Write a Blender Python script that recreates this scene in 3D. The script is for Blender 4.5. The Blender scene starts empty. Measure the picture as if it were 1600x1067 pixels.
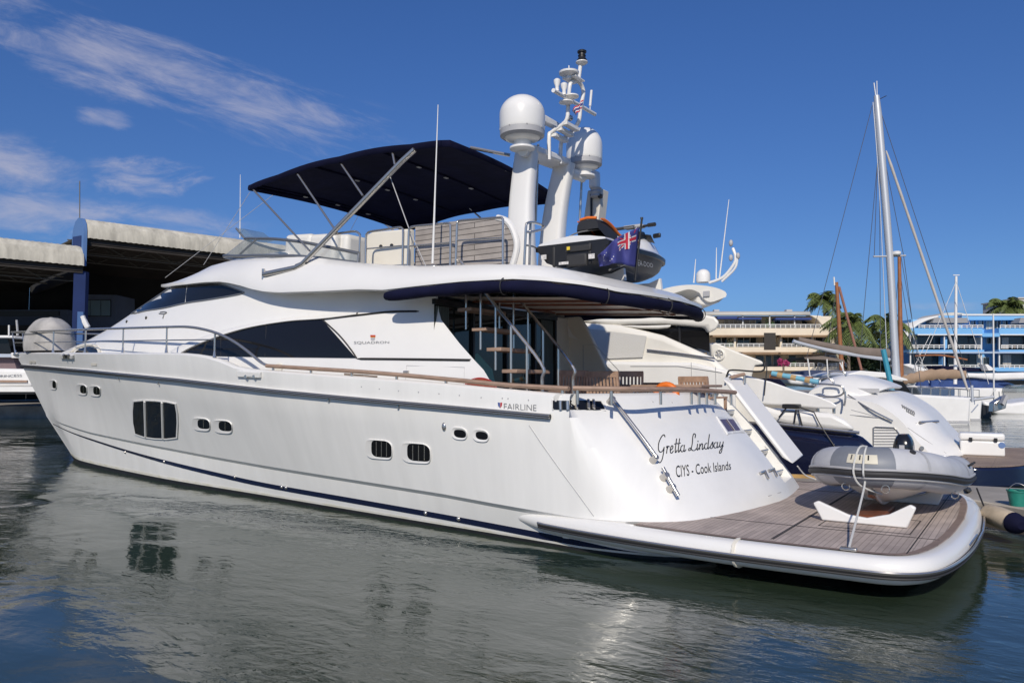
import bpy, math, random
from mathutils import Vector as V, Matrix
from mathutils.bvhtree import BVHTree
R = math.radians
random.seed(7)
SC = bpy.context.scene
COL = SC.collection

# ------------------------------------------------------------------ camera
# world frame: x runs forward along the big yacht, y to its port side, z up; the water lies at z = WL
WL = 0.11
FPX, EYE_H, YAW = 1200.0, 2.2, R(34)
PITCH = math.atan(66.5 / FPX)
EYE = V((0, 10.95, EYE_H))
FW = V((math.sin(YAW) * math.cos(PITCH), -math.cos(YAW) * math.cos(PITCH), math.sin(PITCH)))
RT = V((-math.cos(YAW), -math.sin(YAW), 0))
UP = RT.cross(FW)
cam = bpy.data.cameras.new('camera')
cam.sensor_width = 36
cam.lens = 36 * FPX / 1600
cam.clip_start, cam.clip_end = 0.1, 6000
co = bpy.data.objects.new('camera', cam)
COL.objects.link(co)
co.matrix_world = Matrix.Translation(EYE) @ Matrix((RT, UP, -FW)).transposed().to_4x4()
SC.camera = co

# ------------------------------------------------------------------ sky and sun
SUN_DIR = V((0.37, -0.745, -0.555)).normalized()          # the way the light travels
TO_SUN = -SUN_DIR
w = bpy.data.worlds.new('World')
SC.world = w
w.use_nodes = True
nt = w.node_tree
for n in list(nt.nodes): nt.nodes.remove(n)
def N(tree, t, **kw):
    n = tree.nodes.new(t)
    for k, v in kw.items():
        if k.startswith('i_'): n.inputs[k[2:].replace('_', ' ')].default_value = v
        else: setattr(n, k, v)
    return n
out = N(nt, 'ShaderNodeOutputWorld')
bg = N(nt, 'ShaderNodeBackground')
bg.inputs['Strength'].default_value = 0.085
sky = N(nt, 'ShaderNodeTexSky', sky_type='NISHITA', sun_disc=False)
sky.sun_elevation = math.asin(TO_SUN.z)
sky.sun_rotation = math.atan2(TO_SUN.x, TO_SUN.y)
sky.air_density, sky.dust_density, sky.ozone_density = 1.0, 0.25, 3.2
tc = N(nt, 'ShaderNodeTexCoord')
# thin fair-weather cloud: noise on the dome, gathered in one quarter of the sky
sep = N(nt, 'ShaderNodeSeparateXYZ')
nt.links.new(tc.outputs['Generated'], sep.inputs[0])
def M(tree, op, a, b=None, c=None, clamp=False):
    n = tree.nodes.new('ShaderNodeMath'); n.operation = op; n.use_clamp = clamp
    for i, q in enumerate((a, b, c)):
        if q is None: continue
        if isinstance(q, (int, float)): n.inputs[i].default_value = q
        else: tree.links.new(q, n.inputs[i])
    return n.outputs[0]
def dirdot(d):
    n = nt.nodes.new('ShaderNodeVectorMath'); n.operation = 'DOT_PRODUCT'
    nt.links.new(tc.outputs['Generated'], n.inputs[0]); n.inputs[1].default_value = d
    return n.outputs['Value']
def pixdir(px, py): return (FW + RT * ((px - 800) / FPX) - UP * ((py - 533.5) / FPX))
def smooth(v, a, b):
    n = nt.nodes.new('ShaderNodeMapRange'); n.interpolation_type = 'SMOOTHSTEP'
    nt.links.new(v, n.inputs[0]); n.inputs[1].default_value = a; n.inputs[2].default_value = b
    return n.outputs[0]
def bank(ax, ay, bx, by, hw, seed, dens, stretch=4.0, scale=5.0):
    # one bank of cloud lying along an arc of the sky from bearing a to bearing b
    A, B = pixdir(ax, ay).normalized(), pixdir(bx, by).normalized()
    n = A.cross(B).normalized(); mid = (A + B).normalized(); tan = n.cross(mid).normalized()
    mpn = N(nt, 'ShaderNodeCombineXYZ')
    nt.links.new(M(nt, 'MULTIPLY', dirdot(tan), scale), mpn.inputs[0]); nt.links.new(M(nt, 'MULTIPLY', dirdot(n), scale * stretch), mpn.inputs[1]); mpn.inputs[2].default_value = seed
    no = N(nt, 'ShaderNodeTexNoise'); no.inputs['Scale'].default_value = 1.6; no.inputs['Detail'].default_value = 9; no.inputs['Roughness'].default_value = 0.66; no.inputs['Distortion'].default_value = 0.4
    nt.links.new(mpn.outputs[0], no.inputs['Vector'])
    across = smooth(M(nt, 'ABSOLUTE', dirdot(n)), hw, hw * .1)
    along = smooth(M(nt, 'ABSOLUTE', dirdot(tan)), abs(tan.dot(B)) * 1.15, abs(tan.dot(B)) * .35)
    front = smooth(dirdot(mid), .2, .5)
    v = M(nt, 'MULTIPLY', M(nt, 'MULTIPLY', across, along), front)
    d = M(nt, 'ADD', M(nt, 'MULTIPLY', v, .62), M(nt, 'MULTIPLY', M(nt, 'SUBTRACT', no.outputs['Fac'], .5), 2.6))
    return M(nt, 'MULTIPLY', M(nt, 'MULTIPLY', smooth(d, .12, 1.25), smooth(v, 0, .45)), dens)
banks = [bank(-160, -10, 650, 245, .062, 1.3, .62), bank(120, 275, 345, 285, .035, 4.1, .75, 2.5, 8), bank(-260, 262, 150, 268, .050, 7.7, .72, 2.2, 6), bank(-250, 325, 430, 365, .040, 9.9, .60, 3, 6), bank(110, 178, 215, 192, .016, 2.2, .45, 2.5, 9), bank(1330, 478, 1560, 479, .008, 5.5, .25, 3, 9)]
cfac = banks[0]
for k in banks[1:]: cfac = M(nt, 'MAXIMUM', cfac, k)
# clear tropical air: deeper blue than the standard atmosphere
ramp = N(nt, 'ShaderNodeValToRGB'); ramp.color_ramp.interpolation = 'EASE'
ramp.color_ramp.elements[0].position = 0.0; ramp.color_ramp.elements[0].color = (0.31, 0.47, 0.84, 1)
ramp.color_ramp.elements[1].position = 0.5; ramp.color_ramp.elements[1].color = (0.44, 0.70, 1.14, 1)
e = ramp.color_ramp.elements.new(0.13); e.color = (0.42, 0.62, 0.96, 1)
nt.links.new(sep.outputs['Z'], ramp.inputs[0])
tint = N(nt, 'ShaderNodeMixRGB', blend_type='MULTIPLY'); tint.inputs[0].default_value = 1.0
nt.links.new(sky.outputs[0], tint.inputs[1]); nt.links.new(ramp.outputs[0], tint.inputs[2])
mix = N(nt, 'ShaderNodeMixRGB')
nt.links.new(cfac, mix.inputs[0]); nt.links.new(tint.outputs[0], mix.inputs[1])
mix.inputs[2].default_value = (6.2, 6.0, 7.0, 1)
nt.links.new(mix.outputs[0], bg.inputs['Color'])
nt.links.new(bg.outputs[0], out.inputs[0])
sun = bpy.data.lights.new('sun', 'SUN')
sun.energy, sun.angle, sun.color = 3.65, R(0.55), (1.0, 0.915, 0.785)
so = bpy.data.objects.new('sun', sun)
COL.objects.link(so)
so.rotation_euler = SUN_DIR.to_track_quat('-Z', 'Y').to_euler()
SC.view_settings.view_transform = 'Standard'
SC.view_settings.look = 'None'
SC.view_settings.exposure = 0.0
SC.view_settings.gamma = 1.0

# ------------------------------------------------------------------ surveying: a sight line of the camera met with a plane of the real place
def sight(px, py): return FW + RT * ((px - 800) / FPX) - UP * ((py - 533.5) / FPX)
def PY(px, py, y): d = sight(px, py); return EYE + d * ((y - EYE.y) / d.y)
def PX(px, py, x): d = sight(px, py); return EYE + d * ((x - EYE.x) / d.x)
def PZ(px, py, z): d = sight(px, py); return EYE + d * ((z - EYE.z) / d.z)
def PD(px, py, dist): d = sight(px, py); return EYE + d * dist                # dist metres along the view axis
def PYF(px, py, yf):
    y = 2.0
    for i in range(50):
        p = PY(px, py, y); y = 0.5 * y + 0.5 * yf(p.x, p.z)
    return p
def HIT(bvh, px, py, off=0.006):
    best = None
    for jx, jy in ((0, 0), (.07, .05), (-.06, .08), (.05, -.09)):
        d = sight(px + jx, py + jy).normalized()
        h = bvh.ray_cast(EYE, d)
        if h[0] is not None and (best is None or h[3] < best[3] - .02): best = h
    if best is None: return None
    loc, nor = best[0], best[1]
    if nor.dot(d) > 0: nor = -nor
    return loc + nor * off
def interp(tab, x):
    if x <= tab[0][0]: return tab[0][1]
    for (a, b), (c, d) in zip(tab, tab[1:]):
        if x <= c: return b + (d - b) * (x - a) / (c - a) if c > a else d
    return tab[-1][1]
def spline(tab, x):                                        # Catmull-Rom through a table of (x, value)
    n = len(tab)
    if x <= tab[0][0]: return tab[0][1]
    if x >= tab[-1][0]: return tab[-1][1]
    i = 0
    while x > tab[i + 1][0]: i += 1
    x1, y1 = tab[i]; x2, y2 = tab[i + 1]
    def slope(k):
        if k == 0: return (tab[1][1] - tab[0][1]) / (tab[1][0] - tab[0][0])
        if k == n - 1: return (tab[-1][1] - tab[-2][1]) / (tab[-1][0] - tab[-2][0])
        return (tab[k + 1][1] - tab[k - 1][1]) / (tab[k + 1][0] - tab[k - 1][0])
    h = x2 - x1; t = (x - x1) / h
    return ((2*t**3 - 3*t*t + 1) * y1 + (t**3 - 2*t*t + t) * h * slope(i) + (-2*t**3 + 3*t*t) * y2 + (t**3 - t*t) * h * slope(i + 1))
def curve(pts, n=6, closed=False):                          # smooth path through 3-D points
    P = [V(p) for p in pts]; m = len(P); res = []
    for i in range(m if closed else m - 1):
        if closed: a, b, c, d = P[i - 1], P[i], P[(i + 1) % m], P[(i + 2) % m]
        else: a, b, c, d = P[max(i - 1, 0)], P[i], P[i + 1], P[min(i + 2, m - 1)]
        for k in range(n):
            t = k / n
            res.append(0.5 * ((2 * b) + (c - a) * t + (2*a - 5*b + 4*c - d) * t*t + (3*b - a - 3*c + d) * t**3))
    if not closed: res.append(P[-1])
    return res
def lerp(a, b, t): return a + (b - a) * t

# ------------------------------------------------------------------ materials
MATS = {}
def mat(name, col, rough=0.5, metal=0.0, var=0.0, vscale=3.0, bump=0.0, bscale=40.0, coat=0.0, trans=0.0, alpha=1.0, spec=0.5, stretch=None, detail=5, sheen=0.0, var2=None):
    if name in MATS: return MATS[name]
    m = bpy.data.materials.new(name); m.use_nodes = True
    t = m.node_tree; b = t.nodes['Principled BSDF']
    b.inputs['Base Color'].default_value = (*col, 1); b.inputs['Roughness'].default_value = rough
    b.inputs['Metallic'].default_value = metal; b.inputs['Coat Weight'].default_value = coat
    b.inputs['Coat Roughness'].default_value = 0.06
    b.inputs['Specular IOR Level'].default_value = spec
    b.inputs['Transmission Weight'].default_value = trans; b.inputs['Alpha'].default_value = alpha
    if sheen: b.inputs['Sheen Weight'].default_value = sheen
    if var or bump:
        c = N(t, 'ShaderNodeTexCoord'); mpn = N(t, 'ShaderNodeMapping'); t.links.new(c.outputs['Object'], mpn.inputs[0])
        if stretch: mpn.inputs['Scale'].default_value = stretch
    if var:
        nz = N(t, 'ShaderNodeTexNoise'); nz.inputs['Scale'].default_value = vscale; nz.inputs['Detail'].default_value = detail; nz.inputs['Roughness'].default_value = 0.62
        t.links.new(mpn.outputs[0], nz.inputs['Vector'])
        rp = N(t, 'ShaderNodeValToRGB')
        rp.color_ramp.elements[0].position, rp.color_ramp.elements[1].position = 0.3, 0.7
        lo = var2 if var2 else tuple(max(0, q * (1 - var)) for q in col)
        rp.color_ramp.elements[0].color = (*lo, 1); rp.color_ramp.elements[1].color = (*[min(1, q * (1 + var * 0.5)) for q in col], 1)
        t.links.new(nz.outputs['Fac'], rp.inputs[0]); t.links.new(rp.outputs[0], b.inputs['Base Color'])
    if bump:
        nb = N(t, 'ShaderNodeTexNoise'); nb.inputs['Scale'].default_value = bscale; nb.inputs['Detail'].default_value = 4
        t.links.new(mpn.outputs[0], nb.inputs['Vector'])
        bp = N(t, 'ShaderNodeBump'); bp.inputs['Strength'].default_value = bump; bp.inputs['Distance'].default_value = 0.02
        t.links.new(nb.outputs['Fac'], bp.inputs['Height']); t.links.new(bp.outputs[0], b.inputs['Normal'])
    MATS[name] = m
    return m
def planks(name, col, width, axis='Y', dark=0.35, rough=0.75, length=2.2, caulk=0.006):
    if name in MATS: return MATS[name]
    m = bpy.data.materials.new(name); m.use_nodes = True
    t = m.node_tree; b = t.nodes['Principled BSDF']; b.inputs['Roughness'].default_value = rough
    c = N(t, 'ShaderNodeTexCoord'); mpn = N(t, 'ShaderNodeMapping'); t.links.new(c.outputs['Object'], mpn.inputs[0])
    if axis == 'Y': mpn.inputs['Rotation'].default_value = (0, 0, R(90))
    if axis == 'XZ': mpn.inputs['Rotation'].default_value = (R(90), 0, 0)
    if axis == 'YZ': mpn.inputs['Rotation'].default_value = (R(90), 0, R(90))
    br = N(t, 'ShaderNodeTexBrick'); br.inputs['Scale'].default_value = 1.0
    br.inputs['Brick Width'].default_value = length; br.inputs['Row Height'].default_value = width; br.inputs['Mortar Size'].default_value = caulk
    br.inputs['Color1'].default_value = (*col, 1); br.inputs['Color2'].default_value = (*[q * 0.78 for q in col], 1); br.inputs['Mortar'].default_value = (*[q * dark for q in col], 1)
    t.links.new(mpn.outputs[0], br.inputs['Vector'])
    nz = N(t, 'ShaderNodeTexNoise'); nz.inputs['Scale'].default_value = 2.0; nz.inputs['Detail'].default_value = 8; nz.inputs['Roughness'].default_value = 0.65
    t.links.new(mpn.outputs[0], nz.inputs['Vector'])
    mx = N(t, 'ShaderNodeMixRGB', blend_type='MULTIPLY'); mx.inputs[0].default_value = 0.75
    rp = N(t, 'ShaderNodeValToRGB'); rp.color_ramp.elements[0].position = 0.3; rp.color_ramp.elements[1].position = 0.7
    rp.color_ramp.elements[0].color = (0.6, 0.58, 0.57, 1); rp.color_ramp.elements[1].color = (1.1, 1.08, 1.05, 1)
    t.links.new(nz.outputs['Fac'], rp.inputs[0]); t.links.new(br.outputs['Color'], mx.inputs[1]); t.links.new(rp.outputs[0], mx.inputs[2])
    t.links.new(mx.outputs[0], b.inputs['Base Color'])
    MATS[name] = m
    return m
GEL = mat('gelcoat_white', (0.80, 0.79, 0.765), 0.28, var=0.05, vscale=0.6, coat=0.25, detail=8)
HULLM = mat('hull_gelcoat', (0.83, 0.825, 0.80), 0.3, bump=0.12, bscale=0.7, var=0.07, vscale=1.0, coat=0.08, detail=10, stretch=(2.6, 1, .35))
CREAM = mat('gelcoat_cream', (0.76, 0.72, 0.63), 0.35, var=0.05, vscale=0.8)
CHROME = mat('polished_steel', (0.54, 0.515, 0.48), 0.2, 0.78)
BLACK = mat('black_plastic', (0.018, 0.018, 0.02), 0.4, var=0.2, vscale=8)
RUBBER = mat('black_rubber', (0.03, 0.03, 0.032), 0.65)
NAVYG = mat('navy_gelcoat', (0.010, 0.014, 0.045), 0.12, coat=0.4)
NAVYC = mat('navy_canvas', (0.006, 0.007, 0.028), 0.85, spec=.15, var=0.35, vscale=2.5, bump=0.35, bscale=6)
GLASS = mat('dark_tinted_glass', (0.010, 0.010, 0.011), 0.04, spec=0.4)
GREYP = mat('grey_plastic', (0.42, 0.42, 0.43), 0.5)
ANTI = mat('black_antifouling', (0.015, 0.016, 0.018), 0.6, var=0.4, vscale=4)
TEAK = planks('weathered_teak_deck', (0.55, 0.465, 0.42), 0.06, 'Y', dark=0.5, caulk=0.004)
TEAKR = mat('weathered_teak', (0.36, 0.245, 0.18), 0.6, var=0.3, vscale=5, stretch=(1, 1, 6))
TEAKC = mat('teak_chair_wood', (0.46, 0.30, 0.21), 0.6, var=0.35, vscale=9)
WOODV = mat('varnished_wood', (0.20, 0.065, 0.03), 0.3, var=0.3, vscale=6)

# ------------------------------------------------------------------ mesh building
class MB:
    def __init__(s): s.v = []; s.f = []
    def add(s, vs, fs):
        o = len(s.v); s.v += [V(p) for p in vs]; s.f += [tuple(i + o for i in f) for f in fs]; return s
    def grid(s, rows, cu=False, cv=False, flip=False):
        nr, nc = len(rows), len(rows[0]); vs = [p for r in rows for p in r]; fs = []
        for i in range(nr if cv else nr - 1):
            for j in range(nc if cu else nc - 1):
                a, b = i * nc + j, i * nc + (j + 1) % nc; i2 = (i + 1) % nr
                c, d = i2 * nc + (j + 1) % nc, i2 * nc + j
                fs.append((d, c, b, a) if flip else (a, b, c, d))
        return s.add(vs, fs)
    def box(s, c, size, rot=None):
        x, y, z = [q / 2 for q in size]; m = rot or Matrix.Identity(3)
        vs = [V(c) + m @ V((a * x, b * y, e * z)) for e in (-1, 1) for a, b in ((-1, -1), (1, -1), (1, 1), (-1, 1))]
        return s.add(vs, [(3, 2, 1, 0), (4, 5, 6, 7), (0, 1, 5, 4), (1, 2, 6, 5), (2, 3, 7, 6), (3, 0, 4, 7)])
    def tube(s, path, r, n=8, caps=True, closed=False, flat=1.0):
        P = [V(p) for p in path if p is not None]; m = len(P); rows = []; up = None
        if m < 2: return s
        for i, p in enumerate(P):
            if closed: t = (P[(i + 1) % m] - P[i - 1])
            else: t = P[min(i + 1, m - 1)] - P[max(i - 1, 0)]
            if t.length < 1e-9: t = V((0, 0, 1))
            t.normalize()
            if up is None:
                up = V((0, 0, 1)) if abs(t.z) < 0.9 else V((1, 0, 0))
            up = (up - t * up.dot(t))
            if up.length < 1e-6: up = t.orthogonal()
            up.normalize(); sd = t.cross(up)
            rr = r[i] if isinstance(r, (list, tuple)) else r
            rows.append([p + (sd * math.cos(2 * math.pi * k / n) * flat + up * math.sin(2 * math.pi * k / n)) * rr for k in range(n)])
        o = len(s.v); s.grid(rows, cu=True, cv=closed)
        if caps and not closed:
            s.f.append(tuple(o + k for k in reversed(range(n)))); s.f.append(tuple(o + (m - 1) * n + k for k in range(n)))
        return s
    def lathe(s, prof, c=(0, 0, 0), n=24, mtx=None):
        mtx = mtx or Matrix.Identity(3)
        rows = [[V(c) + mtx @ V((r * math.cos(2 * math.pi * k / n), r * math.sin(2 * math.pi * k / n), z)) for k in range(n)] for r, z in prof]
        return s.grid(rows, cu=True)
    def prism(s, poly, vec):
        P = [V(p) for p in poly]; n = len(P); vec = V(vec)
        return s.add(P + [p + vec for p in P], [tuple(range(n)), tuple(reversed(range(n, 2 * n)))] + [(i, i + n, (i + 1) % n + n, (i + 1) % n) for i in range(n)])
    def poly(s, pts):
        pts = [p for p in pts if p is not None]
        return s.add(pts, [tuple(range(len(pts)))]) if len(pts) > 2 else s
    def disc(s, c, r, nrm, t, n=20):
        q = V(nrm).normalized(); a = q.orthogonal().normalized(); b = q.cross(a)
        return s.prism([V(c) + a * r * math.cos(2 * math.pi * k / n) + b * r * math.sin(2 * math.pi * k / n) for k in range(n)], q * t)
    def ball(s, c, rx, ry=None, rz=None, n=16, m=10, rot=None):
        ry = ry or rx; rz = rz or rx; rot = rot or Matrix.Identity(3)
        return s.grid([[V(c) + rot @ V((rx * math.sin(math.pi * i / m) * math.cos(2 * math.pi * k / n), ry * math.sin(math.pi * i / m) * math.sin(2 * math.pi * k / n), rz * math.cos(math.pi * i / m))) for k in range(n)] for i in range(m + 1)], cu=True)
    def mirrored(s):
        q = MB(); q.v = [V((p.x, -p.y, p.z)) for p in s.v]; q.f = [tuple(reversed(f)) for f in s.f]; return q
    def both(s):
        q = s.mirrored(); return s.add(q.v, q.f)
    def bvh(s): return BVHTree.FromPolygons(s.v, s.f)
    def build(s, name, m, parent=None, angle=38, bevel=0, seg=2, sub=0, solid=0, label=None):
        org = ORG.get(parent.name, V((0, 0, 0))) if parent else V((0, 0, 0))
        me = bpy.data.meshes.new(name)
        me.from_pydata([p - org for p in s.v], [], s.f); me.update()
        ms = m if isinstance(m, (list, tuple)) else [m]
        for q in ms: me.materials.append(q)
        import bmesh
        bm = bmesh.new(); bm.from_mesh(me)
        bmesh.ops.remove_doubles(bm, verts=bm.verts, dist=1e-5)
        bmesh.ops.recalc_face_normals(bm, faces=bm.faces)
        bm.to_mesh(me); bm.free()
        if angle:
            me.polygons.foreach_set('use_smooth', [True] * len(me.polygons)); me.set_sharp_from_angle(angle=R(angle))
        o = bpy.data.objects.new(name, me); COL.objects.link(o)
        if parent: o.parent = parent; ORG[o.name] = org
        if solid:
            d = o.modifiers.new('solid', 'SOLIDIFY'); d.thickness = solid; d.offset = -1
        if bevel:
            d = o.modifiers.new('bevel', 'BEVEL'); d.width = bevel; d.segments = seg; d.limit_method = 'ANGLE'; d.angle_limit = R(40)
        if sub:
            d = o.modifiers.new('sub', 'SUBSURF'); d.levels = d.render_levels = sub
        if label: o['label'] = label
        return o
ORG = {}
def thing(name, label, cat, loc=(0, 0, 0), group=None):
    o = bpy.data.objects.new(name, None); COL.objects.link(o)
    o.location = loc; o.empty_display_size = 0.2; ORG[o.name] = V(loc)
    return tag(o, label, cat, group)
def tag(o, label, cat, group=None):
    o['label'] = label; o['category'] = cat
    if group: o['group'] = group
    return o
def struct(o, kind='structure'): o['kind'] = kind; return o
def dup(o, parent=None):
    c = o.copy(); COL.objects.link(c)
    if parent: c.parent = parent
    for ch in list(o.children): dup(ch, c)
    return c
def text_tris(s, size=1.0, sx=1.0, font_shear=0.0, bold=0.0):
    cu = bpy.data.curves.new('t', 'FONT'); cu.body = s; cu.size = size; cu.shear = font_shear; cu.resolution_u = 3; cu.offset = bold
    o = bpy.data.objects.new('t', cu); COL.objects.link(o)
    dg = bpy.context.evaluated_depsgraph_get(); me = bpy.data.meshes.new_from_object(o.evaluated_get(dg))
    vs = [(v.co.x * sx, v.co.y) for v in me.vertices]; fs = [tuple(p.vertices) for p in me.polygons]
    bpy.data.objects.remove(o); bpy.data.curves.remove(cu); bpy.data.meshes.remove(me)
    x0 = min(v[0] for v in vs); x1 = max(v[0] for v in vs); y0 = min(v[1] for v in vs); y1 = max(v[1] for v in vs)
    return [((x - x0) / (x1 - x0), (y - y0) / (y1 - y0)) for x, y in vs], fs
def strokes(paths, wid):                                     # pen strokes in 2-D -> quads
    vs, fs = [], []
    for path in paths:
        n = len(path)
        for i, (x, y) in enumerate(path):
            ax, ay = path[max(i - 1, 0)]; bx, by = path[min(i + 1, n - 1)]
            dx, dy = bx - ax, by - ay; l = math.hypot(dx, dy) or 1
            k = wid * (0.55 + 0.65 * abs(dy / l))
            vs += [(x - dy / l * k, y + dx / l * k), (x + dy / l * k, y - dx / l * k)]
            if i: o = len(vs); fs.append((o - 4, o - 3, o - 1, o - 2))
    return vs, fs
# ------------------------------------------------------------------ water
def water_material():
    m = bpy.data.materials.new('harbour_water'); m.use_nodes = True
    t = m.node_tree; b = t.nodes['Principled BSDF']
    b.inputs['Base Color'].default_value = (0.026, 0.042, 0.027, 1); b.inputs['Roughness'].default_value = 0.03
    b.inputs['IOR'].default_value = 1.66
    c = N(t, 'ShaderNodeTexCoord')
    hs = []
    for sc, rot, wgt, det, st in ((0.45, 20, 0.135, 2, 1.6), (1.7, -15, 0.060, 3, 2.0), (6.0, 10, 0.024, 5, 1.8)):
        mp = N(t, 'ShaderNodeMapping'); mp.inputs['Rotation'].default_value = (0, 0, R(34 + rot)); mp.inputs['Scale'].default_value = (1, st, 1)
        t.links.new(c.outputs['Object'], mp.inputs[0])
        n = N(t, 'ShaderNodeTexNoise'); n.inputs['Scale'].default_value = sc; n.inputs['Detail'].default_value = det; n.inputs['Distortion'].default_value = 0.6
        t.links.new(mp.outputs[0], n.inputs['Vector'])
        hs.append(M(t, 'MULTIPLY', n.outputs['Fac'], wgt))
    # calm slicks between the cat's-paws
    n = N(t, 'ShaderNodeTexNoise'); n.inputs['Scale'].default_value = 0.16; n.inputs['Detail'].default_value = 3
    t.links.new(c.outputs['Object'], n.inputs['Vector'])
    r = N(t, 'ShaderNodeMapRange'); r.inputs[1].default_value = 0.38; r.inputs[2].default_value = 0.66; r.inputs[3].default_value = 0.15; r.inputs[4].default_value = 1.3
    t.links.new(n.outputs['Fac'], r.inputs[0])
    h = M(t, 'ADD', hs[0], M(t, 'MULTIPLY', M(t, 'ADD', hs[1], hs[2]), r.outputs[0]))
    bp = N(t, 'ShaderNodeBump'); bp.inputs['Strength'].default_value = 0.55; bp.inputs['Distance'].default_value = 0.55
    t.links.new(h, bp.inputs['Height']); t.links.new(bp.outputs[0], b.inputs['Normal'])
    return m
struct(MB().add([(-2500, -2500, WL), (2500, -2500, WL), (2500, 2500, WL), (-2500, 2500, WL)], [(0, 1, 2, 3)]).build('water', water_material(), angle=0))

# ================================================================== THE BIG YACHT
YT = thing('motor_yacht', 'big white flybridge motor yacht with navy bimini top, filling the foreground', 'yacht')

# ---- hull lines
def Y_wl(x):  return spline([(3, 2.50), (4.28, 2.42), (5.24, 2.30), (7.45, 2.10), (9.22, 1.93), (11.6, 1.70), (15.07, 1.40), (17.43, 1.06), (19.2, .77), (20.76, .44), (21.94, 0)], x)
def Y_kn(x):  return spline([(3, 2.55), (4.6, 2.49), (6.2, 2.36), (8, 2.20), (10, 2.03), (12, 1.84), (14, 1.65), (16, 1.43), (18, 1.14), (20, .80), (21.4, .50), (22.6, .22), (23.68, 0)], x)
def Y_rub(x): return spline([(3, 2.60), (5, 2.65), (8, 2.68), (11, 2.62), (13, 2.48), (15, 2.26), (17, 1.95), (19, 1.53), (21, 1.05), (23, .55), (24.4, .19), (25.2, 0)], x)
def Y_sh(x):  return spline([(3, 2.58), (5, 2.63), (8, 2.70), (11, 2.68), (13, 2.56), (15, 2.36), (17, 2.07), (19, 1.67), (21, 1.20), (23, .70), (24.7, .26), (25.68, 0)], x)
def zline(px, yf, stem):
    t = sorted([(p.x, p.z) for p in (PYF(a, b, lambda x, z: yf(x)) for a, b in px)])
    return t + [stem]
ZK = zline([(95, 659), (145, 675), (200, 686.5), (270, 700), (345, 714), (420, 727), (550, 747.5), (700, 771), (781, 786)], Y_kn, (23.684, 1.367))
ZK = [(3.0, ZK[0][1] - 0.10)] + ZK
ZR = zline([(60, 573.5), (140, 580), (210, 587), (281, 594), (350, 602), (420, 610), (560, 623.5), (700, 636), (857, 650.5)], Y_rub, (25.2, 2.74))
ZR = [(3.0, ZR[0][1] - 0.06)] + ZR
ZS = zline([(60, 552.5), (135, 553), (200, 553.3), (281, 554.3), (309, 557), (335, 562.5), (352, 569.5), (368, 576), (385, 579), (422, 581.5), (560, 592), (672, 600.5), (785, 611), (861, 618), (890, 620)], Y_sh, (25.68, 3.117))
ZS = [(3.0, ZS[0][1])] + ZS
XB = [(-2.6, 3.24), (-1.9, 3.12), (-1.45, 3.05), (-.4, 2.97), (.135, 3.02), (1.06, 3.17), (1.6, 3.32), (1.95, 3.44), (2.3, 3.60), (2.6, 3.8)]
def X_tr(y, z): q = z - .55; return spline(XB, y) + (0.62 * q + 0.15 * q * q if q > 0 else 0.5 * q)
NS = 56
def side_s(k): s = k / NS; return s * (1.0 + 0.35 * (1 - s))        # denser towards the bow
ROWS = []
def side_row(yf, zf, xs, x0): return [V((x0 + (xs - x0) * side_s(k), max(0, yf(x0 + (xs - x0) * side_s(k))), zf(x0 + (xs - x0) * side_s(k)))) for k in range(NS + 1)]
X0 = 4.75
r_bot = [V((p.x if p.x < 21 else p.x - 0.3, p.y * .8, -.7)) for p in side_row(Y_wl, lambda x: 0, 21.94, X0)]
r_wl = side_row(Y_wl, lambda x: WL, 21.94, X0)
r_ki = side_row(lambda x: Y_kn(x), lambda x: interp(ZK, x) - .065, 23.60, X0)
r_ko = side_row(lambda x: Y_kn(x) + .075 * min(1, (23.684 - x) / 2), lambda x: interp(ZK, x), 23.684, X0)
r_rub = side_row(Y_rub, lambda x: interp(ZR, x), 25.2, X0)
r_sh = side_row(Y_sh, lambda x: spline(ZS, x), 25.68, X0)
def flare(a, b, t, hollow):                                  # rows between two lines, hollow towards the bow
    out_ = []
    for i, (p, q) in enumerate(zip(a, b)):
        u = max(0, (i / NS - .45) / .55); v = p.lerp(q, t); v.y = max(0, v.y - hollow * u * (1 - u) * 4 * t * (1 - t) * 4 * .6); out_.append(v)
    return out_
side_rows = [(r_bot, 0), (r_wl, 0), (r_ki, 0), (r_ko, 0), (flare(r_ko, r_rub, .13, .02), 0), (flare(r_ko, r_rub, .15, .02), 1), (flare(r_ko, r_rub, .4, .06), 1), (flare(r_ko, r_rub, .7, .06), 1), (r_rub, 1), (r_sh, 1)]
TY = [-1.95, -1.78, -1.75, -1.02, -1.0, -.6, -.2, .2, .6, 1.0, 1.35, 1.65, 1.9]
def full_row(sr, rec):
    z0 = sr[0].z; yc, x_c = TY[-1], X_tr(TY[-1], z0)
    tr = [V((X_tr(y, z0) + (0.5 if rec and -1.76 < y < -1.01 else 0), y, z0)) for y in TY]
    def corner(sg):
        a = V((X_tr(sg * yc, z0), sg * yc, z0)); c_ = V((X_tr(sg * yc, z0) + .33, sr[0].y - .0, z0)); c_.y = sg * (sr[0].y + .005); b = V((sr[0].x, sg * sr[0].y, sr[0].z))
        return [a * (1 - t) ** 2 + c_ * 2 * t * (1 - t) + b * t * t for t in [k / 9 for k in range(1, 9)]]
    stb = [V((p.x, -p.y, p.z)) for p in reversed(sr)]
    return stb + list(reversed(corner(-1))) + tr + corner(1) + sr
FULL = [full_row(a, b) for a, b in side_rows]
hull = MB().grid(FULL)
HB = hull.bvh()
HULL = hull.build('hull', HULLM, YT, angle=19)
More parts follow.
